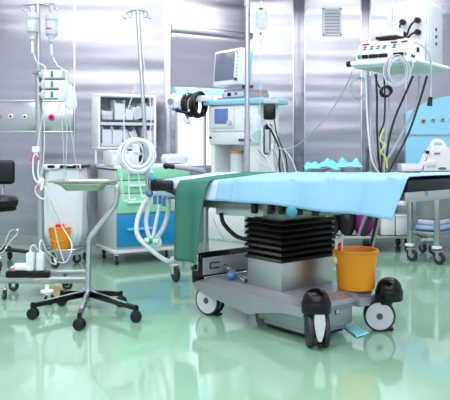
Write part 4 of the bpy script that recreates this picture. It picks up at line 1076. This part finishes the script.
t = Thing('white_case', 'flat white case on the right steel table, left of the sloped device', 'case', (P(411.5, 172, ZA).x, ZA, .825))
MB().box((0, 0, .035), (24*k_, .2, .07), 0, .008).build('case_base', 'white', t)
MB().box((0, 0, .071), (24*k_, .2, .012), 0, .004).build('case_lid', 'cream', t)
t = Thing('red_topped_case', 'white box with a red top stripe at the right picture edge', 'case', (P(450, 172, ZA+.15).x+.05, ZA+.18, .825))
MB().box((0, 0, .1), (.16, .14, .2), 0, .01).build('housing', 'white', t)
MB().box((0, -.05, .2), (.14, .05, .02), 0, .004).build('stripe', 'red', t)
MB().box((-.02, -.072, .06), (.05, .008, .08), 0, .003).build('socket', 'black', t)
# packs on the trolley shelf
for i, (z, w_, d_, m_, lb) in enumerate(((.2885, .48, .24, 'bluepack', 'blue wrapped pack at the bottom of the pile on the trolley shelf'), (.3435, .44, .22, 'lav', 'pale wrapped pack between the blue and the white one on the trolley shelf'), (.3985, .3, .18, 'white_cloth', 'white pack on top of the pile on the trolley shelf'))):
    t = Thing('wrapped_pack', lb, 'pack', ta.W((.29, LY/2, z)), th_+R(3*i), 'pile of packs on the trolley shelf')
    MB().box((0, 0, .027), (w_, d_, .054), 0, .024, seg=3).build('wrap', m_, t)
    MB().box((-.05, 0, .0545), (.05, d_*.8, .003), 0, .001).build('wrap_tape', 'white', t)
# bins on table B low shelf
for i, (px, w, h, m_, lb) in enumerate(((386, .14, .28, 'white', 'tall white box on the low shelf behind the orange bucket'), (401, .15, .2, 'cream', 'short white box beside the tall one on the low shelf'))):
    c = Vector((P(px, 0, 7.56).x, 7.56, .172))
    t = Thing('storage_box', lb, 'box', c, 0, 'white boxes on the low shelf')
    MB().box((0, 0, h/2), (w, .2, h), 0, .01).build('box_body', m_, t)
    MB().box((0, 0, h), (w+.012, .21, .02), 0, .005).build('box_lid', 'white', t)
def sackbag(name, px, wpx, hpx, m_, label, Z=7.57, z=.172):
    c = Vector((P(px, 0, Z).x, Z, z)); w = wpx*Z/F; h = hpx*Z/F
    b = MB()
    def f(u, v):
        a = 2*PI*u; r_ = math.sin(PI*(.12+.83*v))**.6
        n = 1+.18*nz3(math.cos(a)*2, math.sin(a)*2+v*3, px)
        return c+Vector((w*.5*r_*math.cos(a)*n, .11*r_*math.sin(a)*n, h*v))
    b.grid(f, 28, 14); bmesh.ops.remove_doubles(b.bm, verts=b.bm.verts, dist=.0005)
    return tag(b.build(name, m_, origin=c, angle=80), label, 'bag')
sackbag('cloth_bag', 363, 20, 24, 'magenta', 'dark magenta cloth bag on the low shelf behind the bucket')
sackbag('cloth_bag', 347, 18, 28, 'rubber', 'black bag on the low shelf left of the magenta bag')
sackbag('cloth_bag', 330, 22, 24, 'vinyl', 'dark bag on the low shelf hidden behind the bellows', 7.6)
# trays with teal wraps
Zt = 7.6
def basin(px, wpx, label, ztop):
    c = Vector((P(px, 0, Zt).x, Zt, .80))
    t = Thing('instrument_basin', label, 'basin', c, 0, 'steel basins with teal wraps')
    r = wpx*Zt/F/2; h = ztop-.80
    MB().lathe([(0, .0), (r*.5, .0), (r*.6, .01), (r*.96, h*.86), (r*1.05, h*.92), (r*1.05, h), (r*.94, h*.96), (r*.55, .02), (0, .02)], seg=30, sy=.7).build('bowl', 'white', t)
    MB().lathe([(0, .02), (r*.55, .022), (r*.9, h*.85), (r*.86, h*.87), (0, h*.87)], seg=26, sy=.7).build('liner', 'teal_cloth', t)
basin(317, 23, 'smaller white basin under the teal wrap, left of the other', .80+.06)
basin(350, 25, 'larger white basin under the teal wrap, right of the other', .80+.075)
def wrap(u, v):
    px = 304+58*u
    base = 169+2.0*math.sin(u*14)-1.5*u
    ridge = [167, 163, 161.5, 164.5, 161, 159.5, 161, 163.5, 157.5, 161.5, 163, 158, 164]
    i = u*(len(ridge)-1); k = int(min(i, len(ridge)-2)); fr = i-k
    fr = fr*fr*(3-2*fr); yt = ridge[k]*(1-fr)+ridge[k+1]*fr
    s = math.sin(v*PI)
    y = base+(yt-base)*s
    p = P(px, y, Zt); p.y = Zt-.05+.2*v
    p.z += .03*nz3(u*11, v*5, 5)*s
    return p
tag(MB().grid(wrap, 60, 12).build('sterile_wrap', 'teal_cloth', origin=P(333, 168, Zt), solid=.004, angle=60), 'crumpled teal sterile wrap lying across the two basins', 'cloth')

# ================================================================ CEILING PENDANT
pa = math.atan2(.815, .58)       # local x = along right edge (to the back), local y = to the left/back (-.815,.58)
pn = Thing('equipment_pendant', 'white ceiling pendant with a power column and a wide shelf at upper right', 'ceiling pendant', (1.186, 4.6, 1.635), pa)
SA, SB = .43, .64
b = MB(); b.box((SB/2, SA/2, .02), (SB, SA, .032), 0, .008); b.build('shelf', 'cream', pn)
MB().box((SB/2, SA/2, .0), (SB-.03, SA-.03, .014)).build('shelf_underside', 'shelfbottom', pn)
b = MB(); b.cyl((-.008, 0, .02), (-.008, SA, .02), .016); b.cyl((0, -.008, .02), (SB, -.008, .02), .014); b.build('shelf_rail', 'white', pn)
b = MB(); b.cyl((-.008, SA-.01, .02), (-.008, SA+.02, .02), .02); b.build('rail_cap', 'black', pn)
s0, s1, l1 = .306, .545, .295
zt3 = 2.078-1.635
MB().box(((s0+s1)/2, l1/2, zt3/2+.018), (s1-s0, l1, zt3-.036), 0, .012).build('power_column', 'pendant', pn)
MB().box((s0-.004, l1-.012, zt3/2+.02), (.018, .04, zt3-.05), 0, .005).build('edge_trim', 'lgrey', pn)
MB().box((s0-.004, .012, zt3/2+.02), (.018, .02, zt3-.05), 0, .005).build('edge_trim', 'lgrey', pn)
MB().box(((s0+s1)/2, -.003, zt3/2), (s1-s0-.03, .012, zt3-.06), 0, .004).build('side_panel', 'lgrey', pn)
for k in range(3): MB().box((s0+.09+.0*k, -.010, zt3-.30+.048*k+.02), (.022, .008, .02), 0, .003).build('socket', 'black', pn)
MB().cyl(((s0+s1)/2, l1/2, zt3), ((s0+s1)/2, l1/2, ZC-1.635), .06).box(((s0+s1)/2+.02, l1/2, zt3+.01), (.15, .2, .04), 0, .01).build('ceiling_tube', 'white', pn)
# plugs on the front face with cords
def front(px, py):        # point on column front (plane local x = s0)
    d = Vector(((px-225)/F, 1, -(py-HZ)/F)); o_ = Vector((0, 0, H))
    ol = pn.w(o_); dl = pn.i.to_3x3() @ d
    tt = (s0-.012-ol.x)/dl.x
    return ol+dl*tt
cords = [((403.5, 22.5), [(402, 30), (401, 42)], 'upper left'), ((418.5, 20.5), [(413, 27), (409, 38)], 'upper right'), ((404, 34.5), [(403, 38), (402, 44)], 'lower left'), ((418.5, 32.5), [(413, 36), (410, 41)], 'lower right')]
for (px, py), ps_, lb in cords:
    c = front(px, py); W_ = pn.W(c)
    t = Thing('mains_plug', lb+' black plug on the pendant power column', 'plug', W_, pa, 'black plugs on the pendant')
    MB().lathe([(.0, 0), (.02, 0), (.02, .03), (.013, .045), (0, .046)], (0, 0, 0), 16, Matrix.Rotation(R(-90), 3, 'Y')).build('plug_body', 'black', t)
    pts = [t.w(W_)+Vector((-.04, 0, 0))]+[t.w(pn.W(front(a, b_)))+Vector((-.05, 0, 0)) for a, b_ in ps_]
    MB().tube(pts, .007, 6).build('lead', 'cable_black', t)
# electrosurgical unit on the shelf
es = Thing('electrosurgical_unit', 'white electrosurgical generator with sockets and buttons on the pendant shelf', 'medical device', pn.W((.02, .03, .036)), pa)
EW, ED, EH = .345, .27, .115
# local x back, local y left: side outline in x-z extruded along y
b = MB(); b.prism([(0, 0), (0, .045), (.055, .105), (.09, .118), (ED, .112), (ED, 0)], 'y', .0, EW)
bmesh.ops.bevel(b.bm, geom=list(b.bm.edges), offset=.008, segments=2, affect='EDGES', clamp_overlap=True); b.build('housing', 'white', es)
for u0, wd_ in ((.93, .02), (.82, .042), (.66, .058), (.48, .058), (.2, .062)):
    MB().box((-.003, EW*u0, .024), (.012, wd_, .022), 0, .003).build('socket', 'black' if u0 < .93 else 'mark_green', es)
MB().cyl((0, EW*.07, .024), (-.014, EW*.07, .024), .009).build('port', 'mgrey', es)
sl = Matrix.Rotation(-math.atan2(.055, .06), 3, 'Y')
def onslope(v, u): return Vector((.0275+.05*(v-.5)-.003, EW*u, .075+.055*(v-.5)+.002))
for u, v, w_, m_ in ((.86, .85, .045, 'magenta'), (.33, .85, .045, 'magenta'), (.14, .85, .04, 'magenta'), (.92, .8, .012, 'amber')):
    MB().box(onslope(v, u), (.006, w_, .012), rot=Matrix.Rotation(R(42), 3, 'Y'), bevel=.001).build('readout', m_, es)
for u in (.85, .72, .6, .48, .3, .15):
    for v in (.3, .55): MB().box(onslope(v, u), (.006, .022, .010), rot=Matrix.Rotation(R(42), 3, 'Y'), bevel=.001).build('button', 'blue_knob' if (u*10) % 2 < 1.3 else 'lgrey', es)
MB().box((.13, -.002, .055), (.035, .008, .025), 0, .002).build('side_socket', 'black', es)
MB().box((.03, -.002, .012), (.012, .01, .02)).box((.065, -.002, .01), (.012, .01, .02)).build('side_foot', 'black', es)
es.o.scale = (1.08, 1.08, 1.2)
t = Thing('control_box', 'small white box on top of the electrosurgical generator', 'medical device', es.W((.12, EW*.45, .143)), pa)
MB().box((-.01, 0, .045), (.09, .11, .05), 0, .006).build('housing', 'cream', t)
MB().box((-.02, 0, .02), (.03, .09, .006)).build('gap_strip', 'lgrey', t)  # thin light grey strip between pad and box
MB().box((0, .03, .01), (.12, .15, .02), 0, .004).build('base_pad', 'black', t)
# cables from pendant
def pz(x, y, Z): return P(x, y, Z)
cb = MB(); cc = P(396, 70, 4.58)
random.seed(5)
for k in range(6):
    cb.torus(cc+Vector((random.uniform(-.02, .02), -.01*k, random.uniform(-.015, .015))), random.uniform(.06, .085), .0042, Matrix.Rotation(R(90)+random.uniform(-.2, .2), 3, 'X') @ Matrix.Rotation(random.uniform(-.4, .4), 3, 'Y'), 28, sx=.9, sy=1.1)
cb.tube([P(392, 55, 4.62), P(386, 62, 4.58), P(385, 75, 4.58)], .0042, 6); cb.tube([P(410, 56, 4.6), P(413, 64, 4.57), P(411, 72, 4.57)], .0042, 6)
tag(cb.build('cable_coil', 'cable_grey', origin=cc), 'grey white cable coil hanging over the pendant shelf edge', 'cable coil')
cb = MB(); cc = P(385, 92, 4.8)
for k in range(3): cb.torus(cc+Vector((.004*k, -.012*k, .003*k)), .033, .0055, Matrix.Rotation(R(90+8*k), 3, 'X'), 24)
cb.tube([P(375, 74, 4.8), P(377, 82, 4.8), P(380, 88, 4.8)], .0055, 6)
tag(cb.build('cable_coil', 'cable_black', origin=cc), 'small black cable loop hanging below the pendant', 'cable coil')
cb = MB(); cc = P(357, 88, 4.95)
for k in range(3): cb.torus(cc+Vector((.01*k, .01*k, 0)), .06+.006*k, .003, Matrix.Rotation(R(90+6*k), 3, 'X') @ Matrix.Rotation(.2*k, 3, 'Y'), 26, sx=.9, sy=1.05)
cb.tube([P(352, 70, 4.93), P(352, 76, 4.94), P(357, 82, 4.95)], .003, 6)
tag(cb.build('cable_coil', 'cable_grey', origin=cc), 'thin pale cable coil at the left tip of the pendant shelf', 'cable coil')
hang = [
 ('hanging_cable', [(376, 74), (377, 100), (377, 130), (379, 165), (382, 178)], 4.85, .007, 'cable_black', 'leftmost black cable dropping straight below the pendant'),
 ('hanging_cable', [(384, 76), (385, 100), (384, 122), (380, 135), (382, 155), (381, 178)], 4.85, .006, 'cable_black', 'black cable through the small loop below the pendant'),
 ('hanging_cable', [(366, 76), (367, 110), (369, 140), (372, 160), (378, 172), (383, 178)], 4.9, .006, 'tube', 'white cable bundle strand farthest left below the pendant'),
 ('hanging_cable', [(370, 76), (371, 115), (373, 140), (376, 162), (382, 176)], 4.92, .006, 'cable_grey', 'grey cable next to the white strand below the pendant'),
 ('hanging_cable', [(387, 78), (389, 105), (387, 128), (385, 148), (384, 178)], 4.86, .006, 'cable_grey', 'grey cable hanging right of the small black loop'),
 ('hanging_cable', [(413, 76), (407, 90), (396, 115), (390, 135), (386, 160), (384, 178)], 4.95, .0075, 'cable_black', 'left one of the thick black cables slanting down from the pendant'),
 ('hanging_cable', [(419, 76), (418, 100), (405, 128), (392, 152), (383, 166), (380, 178)], 5.0, .009, 'cable_grey', 'thick grey hose slanting down from the pendant'),
 ('hanging_cable', [(427, 76), (420, 100), (409, 132), (396, 158), (386, 178)], 4.9, .0075, 'cable_black', 'right one of the thick black cables slanting down from the pendant'),
]
for n_, pts, Z_, r_, m_, lb in hang:
    # they run on down behind the table to the floor shelf
    e = [(pts[-1][0]-4, 195), (pts[-1][0]-14, 215), (pts[-1][0]-22, 236)] if 'thick' in lb else [(pts[-1][0]-1, 200), (pts[-1][0]-6, 225), (pts[-1][0]-12, 250)]
    cable(n_, [P(x, y, Z_) for x, y in pts]+[P(x, y, Z_+.1*(k+1)) for k, (x, y) in enumerate(e)], r_, m_, lb, 'cable', 'cables below the pendant')
cable('hanging_cable', [P(384, 128, 4.8), P(380, 140, 4.8), P(385, 145, 4.8), P(381, 152, 4.8), P(386, 158, 4.8), P(387, 168, 4.8)], .0055, 'cable_yellow', 'yellow green knotted cable below the pendant', 'cable')
o = MB().tube([P(414, 42, 4.62), P(423, 46, 4.6), P(429, 54, 4.6), P(431, 66, 4.62), P(431, 85, 4.65), P(430.5, 99, 4.65)], .006, 6)
o = o.build('mains_cable', 'cable_grey', origin=P(414, 42, 4.62)); tag(o, 'grey mains cable draped over the generator with a plug hanging free', 'cable')
MB().cyl(P(430.5, 97, 4.65)-o.location, P(429.5, 106, 4.65)-o.location, .013, .017).build('plug', 'black', o)

# ================================================================ LIGHT
def area(name, x, y, sx, sy, e, col=(1, .98, 1)):
    l = bpy.data.lights.new(name, 'AREA'); l.shape = 'RECTANGLE'; l.size = sx; l.size_y = sy; l.energy = e; l.color = col
    o = bpy.data.objects.new(name, l); C.objects.link(o); o.location = (x, y, ZC-.03); return o
for x in (-2.1, 0, 2.1):
    for y in (-1.5, 1.2, 3.9, 6.6):
        area('ceiling_lamp', x, y, 1.95, 1.75, 36, (.985, .975, 1))
for x in (-1.6, 1.6):     # added fill lamps behind the camera, tilted to brighten front-facing sides
    o = area('fill_lamp', x, -1.2, 3.0, 2.0, 24, (.98, .972, 1))
    o.rotation_euler = (R(52), 0, 0); o.location.z = 2.75
w = bpy.data.worlds.new('world'); bpy.context.scene.world = w; w.use_nodes = True
w.node_tree.nodes['Background'].inputs['Color'].default_value = (.8, .85, 1, 1); w.node_tree.nodes['Background'].inputs['Strength'].default_value = .4
vs = bpy.context.scene.view_settings
vs.view_transform = 'Standard'; vs.look = 'None'; vs.exposure = 0.22; vs.gamma = 1.0
bpy.context.scene.cycles.max_bounces = 8
bpy.context.scene.cycles.caustics_reflective = False
bpy.context.scene.cycles.sample_clamp_indirect = 6
